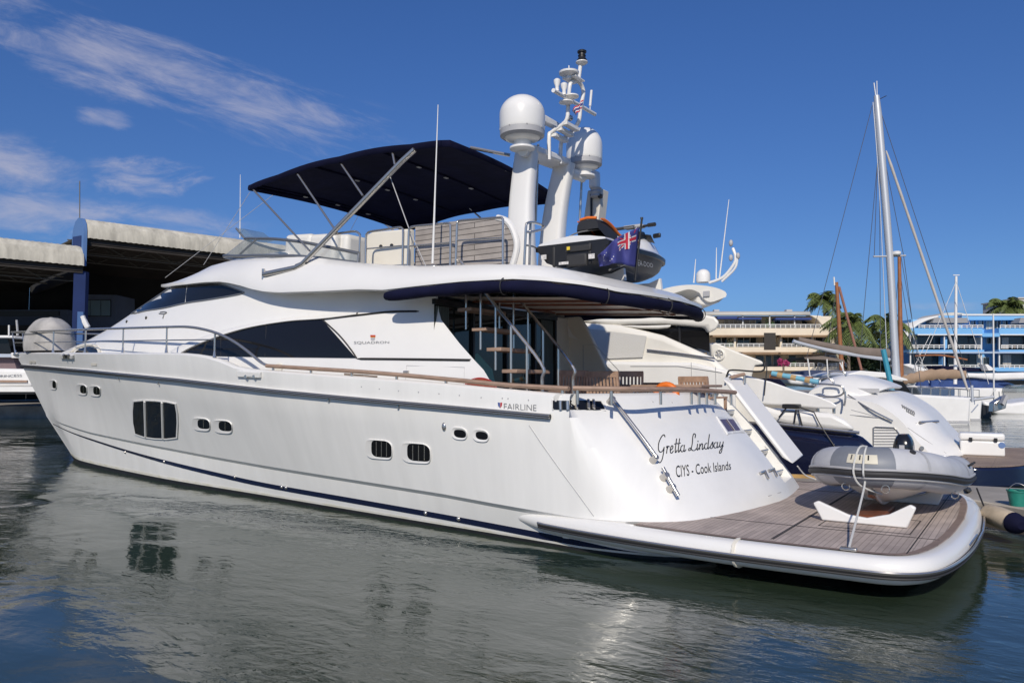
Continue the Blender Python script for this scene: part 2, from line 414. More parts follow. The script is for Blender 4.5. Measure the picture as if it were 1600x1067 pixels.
# black antifouling strip along the waterline
wl0 = FULL[1]
i0 = len(wl0) - NS - 1
i0 -= 16
MB().grid([[p + V((-.008, .012, -.05)) for p in wl0[i0:]], [p.lerp(q, .10) + V((-.008, .012, 0)) for p, q in zip(wl0[i0:], FULL[2][i0:])]]).build('antifouling', ANTI, HULL)
# faint scum line just above it
MB().grid([[p.lerp(q, .10) + V((-.006, .010, 0)) for p, q in zip(wl0[i0:], FULL[2][i0:])], [p.lerp(q, .17) + V((-.006, .010, 0)) for p, q in zip(wl0[i0:], FULL[2][i0:])]]).build('scum_line', mat('scum_stain', (.50, .48, .38), .5, var=.35, vscale=3, var2=(.74, .73, .70)), HULL)
# bulwark cap and inside face, deck
sh = FULL[-1]
def inset(path, d):
    res = []
    for i, p in enumerate(path):
        a, b = path[max(i - 1, 0)], path[min(i + 1, len(path) - 1)]; t = V((b.x - a.x, b.y - a.y, 0))
        t = t.normalized() if t.length > 1e-6 else V((0, 1, 0))
        n = V((-t.y, t.x, 0))
        if n.dot(V((9, 0, 0)) - V((p.x, p.y, 0))) < 0: n = -n
        res.append(p + n * d)
    return res
sm = [p for p in sh if not (-1.9 < p.y < -.9 and p.x < 5)]
inn = inset(sm, .15)
for p in inn: p.y = max(-2.7, min(2.7, p.y))
low = [V((p.x, max(-2.3, min(2.3, p.y)) if p.x < 7.4 else p.y * (.86 if p.x < 14 else .8), 1.45 if p.x < 7.4 else (p.z - .55 if p.x < 12.2 else p.z - .12))) for p in inn]
MB().grid([[p + V((0, 0, .0)) for p in sm], [p + V((0, 0, .03)) for p in inset(sm, .03)], [p + V((0, 0, .035)) for p in inset(sm, .12)], inn, low]).build('bulwark', GEL, YT, angle=50)
half = len(low) // 2
dk = MB()
prt = [p for p in low if p.y >= 0]; 
dk.grid([[V((p.x, p.y + .02, p.z)) for p in prt if p.x >= 7.4], [V((p.x, -p.y - .02, p.z)) for p in prt if p.x >= 7.4]])
dk.build('side_deck', GEL, YT)
MB().add([(4.7, -2.3, 1.46), (7.5, -2.3, 1.46), (7.5, 2.3, 1.46), (4.7, 2.3, 1.46)], [(0, 1, 2, 3)]).build('cockpit_sole', TEAK, YT)

# ---- rub rail, stripes
rr = [p for p in r_rub if p.x > 5.0]
rr = [V((5.0, Y_rub(5.0), interp(ZR, 5.0)))] + rr
rail = MB(); rail.tube([p + V((0, .03, 0)) for p in rr], [.030 + .018 * max(0, (p.x - 8) / 17) for p in rr], 8); rail.both()
RUB = rail.build('rub_rail', RUBBER, YT)
s_ = MB().tube([p + V((0, .058, .010)) for p in rr], .012, 6).tube([p + V((0, .054, -.016)) for p in rr], .009, 6); s_.both()
s_.build('steel_strip', CHROME, RUB)
MB().tube([p + V((0, .03, .036)) for p in rr], .013, 6).both().build('white_moulding', GEL, RUB)
def ribbon(bvh, top, bot, name, m, parent, off=.007, n=40):
    ta, tb = curve([(a, b, 0) for a, b in top], n), curve([(a, b, 0) for a, b in bot], n)
    ra, rb = [], []
    for a, b in zip(ta, tb):
        p, q = HIT(bvh, a.x, a.y, off), HIT(bvh, b.x, b.y, off)
        if p and q: ra.append(p); rb.append(q)
    return MB().grid([ra, rb]).build(name, m, parent)
ribbon(HB, [(83, 661.5), (110, 674), (145, 686), (205, 704.5), (270, 721.5), (345, 739), (420, 755), (400.1 + 20, 755.1)][:7] + [(550, 777.5), (700, 804), (859, 834), (960, 856), (1010, 864), (1060, 869), (1130, 876)],
       [(83, 662.5), (110, 675.5), (145, 688.5), (205, 708), (270, 727), (345, 745.5), (420, 762), (550, 785.5), (700, 812.5), (859, 844), (960, 868), (1010, 877), (1060, 883), (1130, 890)], 'navy_boot_stripe', NAVYG, HULL)
MB().tube([p for p in (HIT(HB, a, b, .004) for a, b in [(827, 664), (850, 698), (880, 740), (905, 774), (928, 806)]) if p], .006, 6).build('panel_seam', GREYP, HULL)

def dense(pts, n=5, closed=True): return [(p.x, p.y) for p in curve([(a, b, 0) for a, b in pts], n, closed)]
def fan(bvh, ring_, cx, cy, off):
    m_ = MB(); c_ = HIT(bvh, cx, cy, off); n_ = len(ring_)
    return m_.add(ring_ + [c_], [(i, (i + 1) % n_, n_) for i in range(n_)])
def stripfill(bvh, top, bot, name, m, parent, off=.008, n=30, rows=5):
    """a pane bounded by an upper and a lower line, laid on the curved side"""
    def even(l):
        c = curve([(a, b, 0) for a, b in l], 12); L = [0]
        for p, q in zip(c, c[1:]): L.append(L[-1] + (q - p).length)
        r_ = []
        for k in range(n + 1):
            t = L[-1] * k / n; i = max(j for j in range(len(L)) if L[j] <= t + 1e-9); i = min(i, len(c) - 2)
            r_.append(c[i].lerp(c[i + 1], (t - L[i]) / max(1e-9, L[i + 1] - L[i])))
        return r_
    A, B = even(top), even(bot); g = []
    for v in range(rows + 1):
        g.append([HIT(bvh, lerp(a.x, b.x, v / rows), lerp(a.y, b.y, v / rows), off) for a, b in zip(A, B)])
    mb = MB()
    for i in range(rows):
        for j in range(n):
            q = [g[i][j], g[i][j + 1], g[i + 1][j + 1], g[i + 1][j]]
            if None not in q: mb.add(q, [(0, 1, 2, 3)])
    return mb.build(name, m, parent, angle=60)
# ---- port lights in the topsides: a moulded recess with a dark pane
def outline(cx, cy, hw, hh, p=3.2, n=28, lean=0.0):
    r_ = []
    for k in range(n):
        a = 2 * math.pi * k / n; c_, s2 = math.cos(a), math.sin(a)
        r_.append((cx + hw * abs(c_) ** (2 / p) * (1 if c_ >= 0 else -1) + lean * s2, cy + hh * abs(s2) ** (2 / p) * (1 if s2 >= 0 else -1) + hw * .16 * c_))
    return r_
def hits(bvh, pts, off): return [HIT(bvh, a, b, off) for a, b in pts]
def portlight(x0, y0, x1, y1, px0, py0, px1, py1, bars=0, p=3.2, framem=None):
    cx, cy = (x0 + x1) / 2, (y0 + y1) / 2
    A = hits(HB, outline(cx, cy, (x1 - x0) / 2, (y1 - y0) / 2, p), .003)
    B = hits(HB, outline(cx, cy, (x1 - x0) / 2 - .5, (y1 - y0) / 2 - .5, p), .022)
    qx, qy = (px0 + px1) / 2, (py0 + py1) / 2
    C = hits(HB, outline(qx, qy, (px1 - px0) / 2, (py1 - py0) / 2, p), .012)
    if None in A or None in B or None in C: return
    fr = MB().grid([A, B, C], cu=True).build('porthole_frame', framem or GEL, HULL, angle=25)
    D = hits(HB, outline(qx, qy, (px1 - px0) / 2 + .3, (py1 - py0) / 2 + .3, p), .011)
    pane = fan(HB, D, qx, qy, .0112); pane.build('pane', GLASS, fr)
    for k in range(bars):
        xx = lerp(px0, px1, (k + 1) / (bars + 1))
        a, b = HIT(HB, xx, py0 + 1.5, .013), HIT(HB, xx, py1 - 1.5, .013)
        MB().tube([a, b], .007, 6).build('glazing_bar', CHROME, fr)
portlight(77.5, 593, 89.5, 609, 82.5, 595, 89, 606.5)
portlight(119.5, 600, 137, 617, 126, 602, 136.5, 614.5, 1)
portlight(139.5, 602, 158, 619, 146.5, 604, 157.5, 616.5, 1)
portlight(301, 652, 329.5, 672.5, 309.5, 655, 328.5, 669.5, 1)
portlight(333.5, 655.5, 364, 676.5, 342.5, 658, 363, 673, 1)
portlight(572, 686.5, 614, 716.5, 581, 688, 613, 714, 3, 4)
portlight(628, 691.5, 674, 723, 637, 693.5, 673, 720, 3, 4)
portlight(706, 667, 731, 686.5, 710, 671, 729, 683.5, 0, 2.6)
portlight(739, 670.5, 765, 690, 744, 674, 763, 686.5, 0, 2.6)
# the triple owner's-cabin window
oA = [(208.5, 626), (225, 624.6), (243, 625.3), (262, 627), (276, 630), (278.6, 645), (279.2, 660), (278, 684), (262, 686), (243, 685.5), (225, 683), (211, 678), (207.6, 660), (207, 643)]
A = hits(HB, oA, .003); B = hits(HB, oA, .024); gx = sum(p[0] for p in oA) / len(oA); gy = sum(p[1] for p in oA) / len(oA)
C = hits(HB, [(gx + (a - gx) * .95, gy + (b - gy) * .95) for a, b in oA], .02)
TW = MB().grid([A, B, C], cu=True).build('window_frame', GEL, HULL, angle=25)
MB().grid([hits(HB, [(gx + (a - gx) * .955 * f_, gy + (b - gy) * .955 * f_) for a, b in dense(oA, 3)], .013) for f_ in (1, .75, .5, .25, .02)], cu=True).build('pane', GLASS, TW)
for a, b in (((227.3, 626.5), (228.8, 682.5)), ((254.5, 628), (256, 685))):
    MB().tube([HIT(HB, *a, .014), HIT(HB, *b, .014)], .028, 6).build('mullion', GEL, TW)
# small hull fittings: drains, studs above the stripe, fairleads
for a, b in ((196, 706), (257, 721), (367.6, 744.5), (440.7, 760), (447.5, 761.5), (665.5, 801), (717, 810)):
    p = HIT(HB, a, b, 0.0)
    if p: MB().ball(p, .035, n=10, m=6).build('drain_fitting', CHROME, HULL)
p = HIT(HB, 694, 666, 0); MB().ball(p, .04, .03, .06, 10, 6).build('hull_light', CHROME, HULL)
for a, b in ((186, 591.5), (248, 598.5), (514, 624), (623, 635)):
    p = HIT(HB, a, b, 0.0)
    if p: MB().box(p, (.03, .05, .06)).build('rail_bracket', CHROME, HULL)
for a, b in ((565, 604), (593, 607.5), (623, 610.5), (654, 612.5), (686, 615), (718, 617.5), (752, 621), (785, 622), (794, 622.5), (826, 625), (905, 641), (1020, 628), (1050, 629), (1080, 630), (1110, 632)):
    p = HIT(HB, a, b, .0)
    if p: MB().ball(p, .012, n=6, m=4).build('stud', GREYP, HULL)
for a, b, c_, d in ((46, 563.2, 50, 568), (51.5, 563.2, 55.5, 568), (143, 567, 151, 571.5)):
    MB().poly(hits(HB, [(a, b), (c_, b + .4), (c_, d), (a, d)], .012)).build('step_light', CREAM, HULL)
def fairlead(x0, y0, w_, h_):                                    # white block with a chrome-lined gap in the bulwark
    pts = [(x0, y0), (x0 + w_, y0 + w_ * .05), (x0 + w_, y0 + h_ + w_ * .05), (x0, y0 + h_)]
    P0 = hits(HB, pts, .004); P1 = hits(HB, pts, .05)
    if None in P0 or None in P1: return
    f_ = MB().grid([P0, P1], cu=True); f_.poly(P1); fo = f_.build('fairlead', GEL, HULL, bevel=.01)
    g = [(x0 + w_ * .36, y0 - .5), (x0 + w_ * .86, y0 - .2), (x0 + w_ * .72, y0 + h_ * .9), (x0 + w_ * .42, y0 + h_ * .9)]
    MB().poly(hits(HB, g, .055)).build('gap', BLACK, fo)
    for u in (.38, .74):
        a, b = HIT(HB, x0 + w_ * u, y0 - .4, .06), HIT(HB, x0 + w_ * (u + .05), y0 + h_ * .9, .06)
        MB().tube([a, b], .03, 8).build('chrome_horn', CHROME, fo)
fairlead(96, 553.2, 20, 6); fairlead(373, 579, 36, 9)
# slot with cleats in the quarter
sl = [(863.5, 625.5), (938, 627), (945.5, 641.5), (864, 639.5)]
so_ = stripfill(HB, [sl[0], (900, 626.2), sl[1]], [sl[3], (905, 640.6), sl[2]], 'mooring_slot', GLASS, HULL, .012, 14, 3)
MB().tube([HIT(HB, a, b, .012) for a, b in sl + sl[:1]], .012, 6).build('slot_frame', GEL, so_)
for u in (877, 888, 899, 918, 926):
    MB().tube([HIT(HB, u, 626.5, .02), HIT(HB, u + .5, 640, .02)], .022, 8).build('mooring_post', CHROME, so_)

# ---- lettering on the hull
def letter(bvh, q, tris, name, m, parent, off=.006):
    (ax, ay), (bx, by), (cx, cy), (dx, dy) = q                  # lower left, lower right, upper right, upper left
    vs, fs = tris; P = []
    for u, v in vs:
        x = (ax * (1 - u) + bx * u) * (1 - v) + (dx * (1 - u) + cx * u) * v; y = (ay * (1 - u) + by * u) * (1 - v) + (dy * (1 - u) + cy * u) * v
        P.append(HIT(bvh, x, y, off))
    if None in P: return None
    return MB().add(P, fs).build(name, m, parent, angle=0)
LET = mat('grey_lettering', (0.20, 0.205, 0.215), 0.4)
LETK = mat('black_lettering', (0.012, 0.014, 0.018), 0.4)
REDP = mat('red_paint', (0.45, 0.03, 0.04), 0.4); BLUEP = mat('shield_blue', (0.06, 0.10, 0.28), 0.4)
letter(HB, ((787.5, 640), (838.5, 642), (838.5, 632.5), (787.5, 630)), text_tris('FAIRLINE', sx=1.4), 'maker_lettering', LET, HULL)
MB().poly(hits(HB, [(778, 628.6), (781.6, 629), (781.6, 637.5), (778.6, 634)], .006)).build('shield_emblem', BLUEP, HULL)
MB().poly(hits(HB, [(782, 629), (785, 628.6), (784.4, 634), (782, 637.5)], .006)).build('shield_emblem', REDP, HULL)
letter(HB, ((1056.5, 746), (1142, 733.5), (1141, 720.5), (1055, 727.5)), text_tris('CIYS - Cook Islands', sx=.72), 'home_port_lettering', LETK, HULL)
# a brush script drawn stroke by stroke (letter box: baseline 0, x-height .42, ascender 1, descender -.45)
def arc(cx, cy, rx, ry, a0, a1, n=12): return [(cx + rx * math.cos(R(a0 + (a1 - a0) * k / n)), cy + ry * math.sin(R(a0 + (a1 - a0) * k / n))) for k in range(n + 1)]
def bez(*p):
    return [(q.x, q.y) for q in curve([(a, b, 0) for a, b in p], 7)]
def a_(x): return [arc(x + .16, .2, .15, .2, 60, 330), bez((x + .32, .42), (x + .30, .12), (x + .36, .0), (x + .48, .12))]
def n_(x): return [bez((x + .05, .4), (x + .07, 0)), bez((x + .07, .2), (x + .2, .4), (x + .29, .32), (x + .28, .08), (x + .34, .0), (x + .44, .12))]
def d_(x): return [arc(x + .16, .2, .15, .2, 60, 330), bez((x + .36, 1.02), (x + .31, .2), (x + .35, .0), (x + .46, .12))]
def t_(x): return [bez((x + .18, .85), (x + .13, .2), (x + .18, .0), (x + .3, .14)), [(x + .0, .52), (x + .3, .56)]]
def s_c(x): return [bez((x + .0, .08), (x + .2, .45), (x + .22, .25), (x + .24, .08), (x + .12, 0), (x + .02, .06))]
GL = []
GL += [bez((.62, .98), (.5, 1.12), (.3, 1.0), (.12, .68), (.12, .3), (.3, .12), (.5, .2), (.6, .38))]                                # G
GL += [bez((.6, .4), (.58, .1), (.5, -.3), (.34, -.48), (.2, -.42))]
GL += [bez((.78, .36), (.86, .42), (.84, .0)), bez((.85, .22), (.95, .42), (1.06, .38))]                                               # r
GL += [bez((1.12, .16), (1.32, .26), (1.34, .4), (1.24, .43), (1.14, .25), (1.18, .04), (1.3, .0), (1.42, .12))]                       # e
GL += t_(1.44) + t_(1.70) + a_(2.02)
GL += [bez((3.2, .82), (3.22, 1.02), (3.08, 1.1), (3.0, .9), (3.0, .5), (2.92, .12), (2.78, .02), (2.72, .12), (2.86, .18), (3.05, .02), (3.25, .0), (3.4, .12))]   # L
GL += [bez((3.46, .42), (3.44, .1), (3.5, 0), (3.6, .14)), arc(3.48, .58, .02, .02, 0, 360, 5)]                                        # i
GL += n_(3.6) + d_(4.06) + s_c(4.55) + a_(4.86)
GL += [bez((5.4, .42), (5.38, .1), (5.48, .02), (5.6, .2)), bez((5.66, .42), (5.62, 0), (5.56, -.35), (5.44, -.42), (5.42, -.25), (5.7, .1))]                      # y
gv, gf = strokes([[(x + y * .14, y) for x, y in g] for g in GL], .034)
gv = [(x / 5.85, (y + .5) / 1.65) for x, y in gv]
letter(HB, ((1026, 724), (1133, 708.5), (1131.5, 674.5), (1025, 679)), (gv, gf), 'name_lettering', LETK, HULL)
# transom window, handrails, hinges
tw = [(1124, 655.5), (1145, 655), (1156.5, 672.5), (1137, 674.5)]
TF = [HIT(HB, 1140 + (a - 1140) * 1.3, 664.5 + (b - 664.5) * 1.4, .02) for a, b in tw]; TF0 = [HIT(HB, 1140 + (a - 1140) * 1.42, 664.5 + (b - 664.5) * 1.55, .003) for a, b in tw]
tfr = MB().grid([TF0, TF, hits(HB, tw, .008)], cu=True).build('transom_window_frame', GEL, HULL)
CURT = mat('plum_curtain_glass', (0.11, 0.055, 0.055), 0.12, spec=.7)
MB().poly(hits(HB, tw, .009)).build('pane', CURT, tfr)
MB().tube(hits(HB, [(1135, 655.5), (1148, 673.5)], .012), .006, 6).build('glazing_bar', GREYP, tfr)
def handrail(pts, posts, r=.026, off=.085):
    P = [HIT(HB, a, b, off) for a, b in pts]; o = MB().tube(curve(P, 5), r, 10).build('transom_handrail', CHROME, YT)
    for a, b in posts:
        p, q = HIT(HB, a, b, 0), HIT(HB, a, b, off + .02)
        MB().tube([p, q], [.05, .038], 10).build('rail_foot', CHROME, o)
handrail([(949, 626), (965, 646), (1000, 692), (1020, 720)], [(952, 629.5), (1019, 720)])
handrail([(1030, 736), (1041, 756), (1054, 779)], [(1035.5, 747), (1045.5, 765)])
for k in (0, 1):
    x0, y0 = 1186 + 13.5 * k, 740 - 4 * k
    h = MB(); P = hits(HB, [(x0, y0), (x0 + 8, y0 - 3), (x0 + 8.5, y0)], .02); h.tube([P[0], P[1]], .02, 8); h.tube(hits(HB, [(x0 + 7, y0 - 2), (x0 + 12, y0 + 9)], .03), .018, 8)
    h.build('gate_hinge', CHROME, HULL)
for pts in ([(1195, 697), (1199, 701)], [(1203, 690), (1209, 690)], [(1200, 775), (1220, 769)]):
    q = hits(HB, pts, .004)
    if None not in q: MB().tube(q, .005, 6).build('hatch_seam', GREYP, HULL)

# ---- starboard boarding stair in the transom and its wing
for k, zz in enumerate((.78, 1.09, 1.40, 1.71)):
    xf = X_tr(-1.4, zz)
    st = MB().box((xf + .36, -1.385, zz + .02), (.44, .72, .05)).build('stair_tread', GEL, YT, bevel=.015)
    MB().tube([(xf + .14, -1.72, zz + .05), (xf + .14, -1.06, zz + .05)], .02, 8).build('tread_nosing', CHROME, st)
c4 = [PY(1142, 600, -1.62), PY(1163, 592, -2.2), PY(1257.5, 712, -2.2), PY(1239, 726, -1.62)]
wing = MB(); back = [p + V((.17, 0, .10)) for p in c4]
wing.add(c4 + back, [(0, 1, 2, 3), (7, 6, 5, 4), (0, 4, 5, 1), (1, 5, 6, 2), (2, 6, 7, 3), (3, 7, 4, 0)])
WG = wing.build('stair_wing', GEL, YT, bevel=.04, seg=3)
a, b = PY(1141, 590, -1.8), PY(1163, 584.5, -2.05)
MB().tube([a, b], .03, 8).build('teak_grab', TEAKR, WG)
for p in (a, b): MB().tube([p, p - V((0, 0, .16))], .022, 8).build('grab_post', CHROME, WG)

# ---- swim platform
half_p = [(6.25, 2.12), (5.9, 2.30), (5.4, 2.46), (4.6, 2.66), (3.6, 2.82), (2.64, 2.90), (1.67, 2.90), (1.15, 2.86), (.86, 2.62), (.70, 2.1), (.60, 1.2), (.56, 0)]
PL = [(q.x, q.y) for q in curve([(a, b, 0) for a, b in half_p], 6)]
PLAN = PL + [(x, -y) for x, y in reversed(PL[:-1])]
def ring(d, z, taper=True):
    pts = [V((x, y, z)) for x, y in PLAN]
    r_ = inset(pts, d)
    for i, p in enumerate(r_):
        if p.x > 5.2:                                                # the mouldings taper to a point along the hull
            u = max(0, (6.25 - p.x) / 1.05); p.z = .50 + (p.z - .50) * (0.12 + .88 * u ** .7)
    return r_
prof = [(.30, .535), (.17, .55), (.09, .547), (.035, .522), (.005, .475), (.0, .41), (.02, .35), (.07, .30), (.17, .27), (.5, .255)]
plat = MB().grid([ring(d, z) for d, z in prof])
SP = plat.build('swim_platform', GEL, YT, angle=40)
tk = [p for p in inset([V((x, y, .556)) for x, y in PLAN], .16) if p.x < 4.0]
TD = MB().poly([V((p.x, max(-2.7, min(2.7, p.y)), .556)) for p in tk]).build('teak_deck', TEAK, SP, angle=0)
ed = MB().grid([[p + V((0, 0, .003)) for p in inset(tk, .01)], [p + V((0, 0, .003)) for p in inset(tk, .085)]]).build('margin_plank', mat('teak_margin', (0.25, 0.185, 0.155), .7, var=.25, vscale=4), TD)
ln = MB()
for y in (-1.62, 1.62): ln.box((2.1, y, .5585), (2.5, .012, .004))
for x in (1.05, 2.32, 2.34): ln.box((x, 0, .5585), (.012, 5.1, .004))
for x0, x1, y0, y1 in ((1.15, 2.1, .45, 1.45), (1.15, 2.1, -2.4, -1.6)):
    for a, b, c_, d in ((x0, x1, y0, y0), (x0, x1, y1, y1), (x0, x0, y0, y1), (x1, x1, y0, y1)): ln.box(((a + b) / 2, (c_ + d) / 2, .5585), (abs(b - a) + .01, abs(d - c_) + .01, .0045))
ln.build('hatch_line', RUBBER, TD)
rb = [p for p in ring(-.010, .405) if p.x < 5.35]
rb1 = MB().tube(rb, .026, 6).build('platform_rub_rail', RUBBER, SP)
MB().tube([p + V((0, 0, .02)) for p in inset(rb, -.018)], .015, 6).build('steel_strip', CHROME, rb1)
MB().tube([p + V((0, 0, -.035)) for p in inset(rb, -.006)], .012, 6).build('steel_strip', RUBBER, rb1)
jn = [p for p in (ring(-.012, z)[[i for i, q in enumerate(PLAN) if q[0] < 2.66][0]] for z in (.56, .52, .45, .38, .30, .23))]
jn = [r_[min(range(len(r_)), key=lambda i: (r_[i] - V((2.64, 2.9, .4))).length)] for r_ in [ring(d - .01, z) for d, z in prof]]
MB().tube(jn, .02, 6).build('hinge_seam', CREAM, SP)
MB().tube([PZ(1440 + 80, 835, .47) + V((-.04, 0, 0)), PZ(1505, 852, .46) + V((-.05, 0, 0))], .015, 8).build('stern_grab_rail', CHROME, SP)

ub = inset([V((x, y, .27)) for x, y in PLAN], 1.0); ub = [p for p in ub if p.x < 5.2]
MB().prism([V((p.x, max(-1.8, min(1.8, p.y)), .275)) for p in ub], (0, 0, -.5)).build('platform_shade_block', ANTI, SP)  # added dark block, its colour stands for the shade beneath the platform
# ================================================================== deck house
HX0 = 10.8
def HW(z): return interp([(1.2, 2.16), (2.3, 2.15), (2.8, 2.12), (3.3, 2.02), (3.7, 1.93), (4.3, 1.86)], z)
def HL(z): return interp([(1.2, 19.6), (2.5, 23.3), (2.9, 22.7), (3.1, 21.6), (3.4, 20.0), (3.66, 19.0), (3.9, 18.1), (4.15, 17.1), (4.4, 16.3)], z)
def HA(z): return interp([(1.2, 6.33), (2.27, 6.36), (2.40, 6.46), (2.6, 6.70), (3.16, 7.32), (3.42, 7.45), (4.4, 7.5)], z)
def HP(z): return interp([(1.2, 2.0), (2.9, 2.0), (3.6, 2.25), (4.2, 2.5)], z)
def house_ring(z):
    r_ = [V((lerp(HA(z), HX0, k / 16), HW(z) - .05 * max(0, 1 - k / 5) ** 2, z)) for k in range(17)]
    for k in range(1, 29):
        th = math.pi / 2 * k / 28; e = 2 / HP(z)
        r_.append(V((HX0 + (HL(z) - HX0) * math.sin(th) ** e, HW(z) * max(0, math.cos(th)) ** e, z)))
    for p in r_: p.y = min(p.y, max(0, (Y_rub(p.x) - .28) if z < 2.6 else Y_sh(p.x) - .16)); p.z = min(p.z, interp([(7.9, 3.60), (8.5, 3.68), (9.4, 3.78), (11.3, 3.95), (12.6, 4.4)], p.x))
    return r_ + [V((p.x, -p.y, p.z)) for p in reversed(r_[:-1])]
HZ = [1.95, 2.12, 2.27, 2.40, 2.55, 2.8, 3.0, 3.16, 3.3, 3.5, 3.66, 3.85, 4.0, 4.15, 4.4]
hs = MB().grid([house_ring(z) for z in HZ])
HOB = hs.bvh()
DH = hs.build('deck_house', GEL, YT, angle=35)
def patch(bvh, pts, name, m, parent, off=.008, n=5):
    h = [HIT(bvh, a, b, off) for a, b in dense(pts, n)]
    return h
# saloon window: a dark blade along the side
top = [(282.5, 554.5), (308, 539), (346, 524.5), (394, 511.4), (453, 502), (503, 498.4)]
bot = [(284, 555.4), (313, 556), (360, 557), (417, 558), (480, 558.6), (557, 559.5)]
SW = stripfill(HOB, top, bot, 'saloon_window', GLASS, DH, .010)
edge_r = [(503, 498.4), (529, 522), (549, 546), (558, 559.5)]
mb = MB()
tri = [HIT(HOB, a, b, .0105) for a, b in [(502.5, 498.4)] + [(p.x, p.y) for p in curve([(a, b, 0) for a, b in edge_r], 6)] + [(556.5, 559.5)]]
MB().tube([HIT(HOB, a, b, .012) for a, b in dense(edge_r, 6, False)], .012, 6).build('window_seal', RUBBER, SW)
lip = dense([(268, 550), (285, 541), (312, 530), (348, 518.5), (394, 507.5), (453, 498.5), (505, 495), (560, 490)], 6, False)
lipb = dense([(281, 555), (296, 546), (318, 536), (352, 523.5), (396, 511.6), (453, 502.6), (505, 498.8), (560, 492)], 6, False)
mbl = MB().grid([[HIT(HOB, a, b, .05) for a, b in lip], [HIT(HOB, a, b, .05) for a, b in lipb], [HIT(HOB, a, b, .004) for a, b in lipb]])
mbl.grid([[HIT(HOB, a, b - 2.5, .003) for a, b in lip], [HIT(HOB, a, b, .05) for a, b in lip]])
mbl.build('window_eyebrow', GEL, DH, angle=60)
for (a, b), (c_, d) in (((417, 508), (415, 557)), ((346, 526), (346, 556))):
    MB().tube([HIT(HOB, a, b, .012), HIT(HOB, c_, d, .012)], .006, 5).build('pane_joint', RUBBER, SW)
# wheelhouse window band and windscreen
top = [(205.5, 485), (220, 467), (238, 449.5), (262, 443.5), (291, 440.5), (322, 441.5), (350, 446), (379, 456)]
bot = [(205.8, 488.6), (230, 485.4), (258, 481), (291, 473.5), (322, 468.8), (350, 464.2), (368, 461), (380, 458)]
WW = stripfill(HOB, top, bot, 'wheelhouse_window', GLASS, DH, .022, 40, 5)
fr = [(203, 490)] + top[1:] + list(reversed(bot[1:]))
MB().tube([p for p in (HIT(HOB, a, b, .01) for a, b in dense(fr, 5)) if p], .016, 6, closed=True).build('window_frame', mat('grey_alloy', (.25, .26, .27), .35, .6), WW)
MB().tube([HIT(HOB, 294, 447, .015), HIT(HOB, 291, 473, .015)], .014, 6).build('window_post', GREYP, WW)
# windscreen glass wraps to starboard (seen only from the bow)
ws = MB()
def hp(z, th): e = 2 / HP(z); return V((HX0 + (HL(z) - HX0) * math.sin(th) ** e + .024, HW(z) * max(0, math.cos(th)) ** e, z))
ws.grid([[hp(z, R(90 - d)) for d in range(0, 25, 4)] for z in (3.68, 3.8, 3.95, 4.12)])
ws.both().build('windscreen', GLASS, DH)
# small arched window in the coach roof, groove, hatch line, vents and builder's emblem
pw = stripfill(HOB, [(117, 551.5), (123, 546.5), (135, 542.4), (146, 543), (153, 547.5), (154.5, 551.5)], [(117, 552.4), (126, 552.5), (135, 552.5), (146, 552.5), (151, 552.5), (154.6, 552.4)], 'coach_roof_window', GLASS, DH, .012, 16, 3)
MB().tube([HIT(HOB, a, b, .02) for a, b in dense([(108, 553), (116, 548), (124, 543), (136, 539.8), (148, 540.5), (155, 546), (157, 552)], 5, False)], .035, 6).build('window_moulding', CREAM, pw)
GRO = mat('shadow_gap', (0.02, 0.02, 0.02), .8)
MB().tube([HIT(HOB, a, b, .002) for a, b in dense([(558, 560.5), (620, 561), (700, 562), (747, 562.8)], 6, False)], [.006] + [.02] * 17 + [.004], 6).build('panel_gap', GRO, DH)
MB().tube([HIT(HOB, a, b, .002) for a, b in dense([(500, 499), (560, 492.5), (610, 487.2), (655, 486.5)], 6, False)], [.006] + [.018] * 17 + [.004], 6).build('panel_gap', GRO, DH)
MB().tube([HIT(HOB, a, b, .003) for a, b in [(634, 594), (635.5, 571), (726, 574), (725, 603)]], .004, 5).build('locker_outline', GREYP, DH)
p = HIT(HOB, 635.5, 581, .01); MB().tube([p + V((.05, 0, 0)), p - V((.05, 0, 0))], .02, 8).build('locker_latch', CHROME, DH)
for x0 in (472, 538):
    sl_ = [(x0, 583), (x0 + 52, 587), (x0 + 52, 592), (x0, 588)]
    MB().poly([HIT(HOB, a, b, .006) for a, b in sl_]).build('side_vent', planks('vent_slats', (.34, .27, .22), .03, 'XZ', .1), DH)
q = HIT(HOB, 437, 575, .01)
if q: MB().disc(q, .085, (0, 1, 0), .02).build('filler_cap', CREAM, DH)
letter(HOB, ((553.5, 538.5), (608.5, 537.5), (608.5, 533), (553.5, 533.6)), text_tris('SQUADRON', sx=1.6), 'model_lettering', LET, DH)
EMB = mat('emblem_orange', (.6, .2, .03), .4); EMR = mat('emblem_red', (.5, .02, .02), .4)
MB().poly([HIT(HOB, a, b, .006) for a, b in ((579, 523.6), (587, 523.6), (587, 525.4), (579, 525.4))]).build('emblem', EMR, DH)
MB().poly([HIT(HOB, a, b, .0062) for a, b in ((579, 525.5), (587, 525.5), (586.5, 527.3), (579.4, 527.3))]).build('emblem', EMB, DH)
MB().poly([HIT(HOB, a, b, .0064) for a, b in ((579.4, 528), (586.6, 528), (585.5, 531.5), (580, 531.5))]).build('emblem', GREYP, DH)
P_ = [HIT(HOB, a, b, .008) for a, b in dense([(249, 490), (256, 490.6), (261, 488.8), (258, 487.2), (251, 488)], 3, False)]
MB().tube(P_, .012, 5).build('bow_emblem', LET, DH)
MB().tube([HIT(HOB, 257, 491, .008), HIT(HOB, 255, 498, .008)], .012, 5).build('bow_emblem', LET, DH)
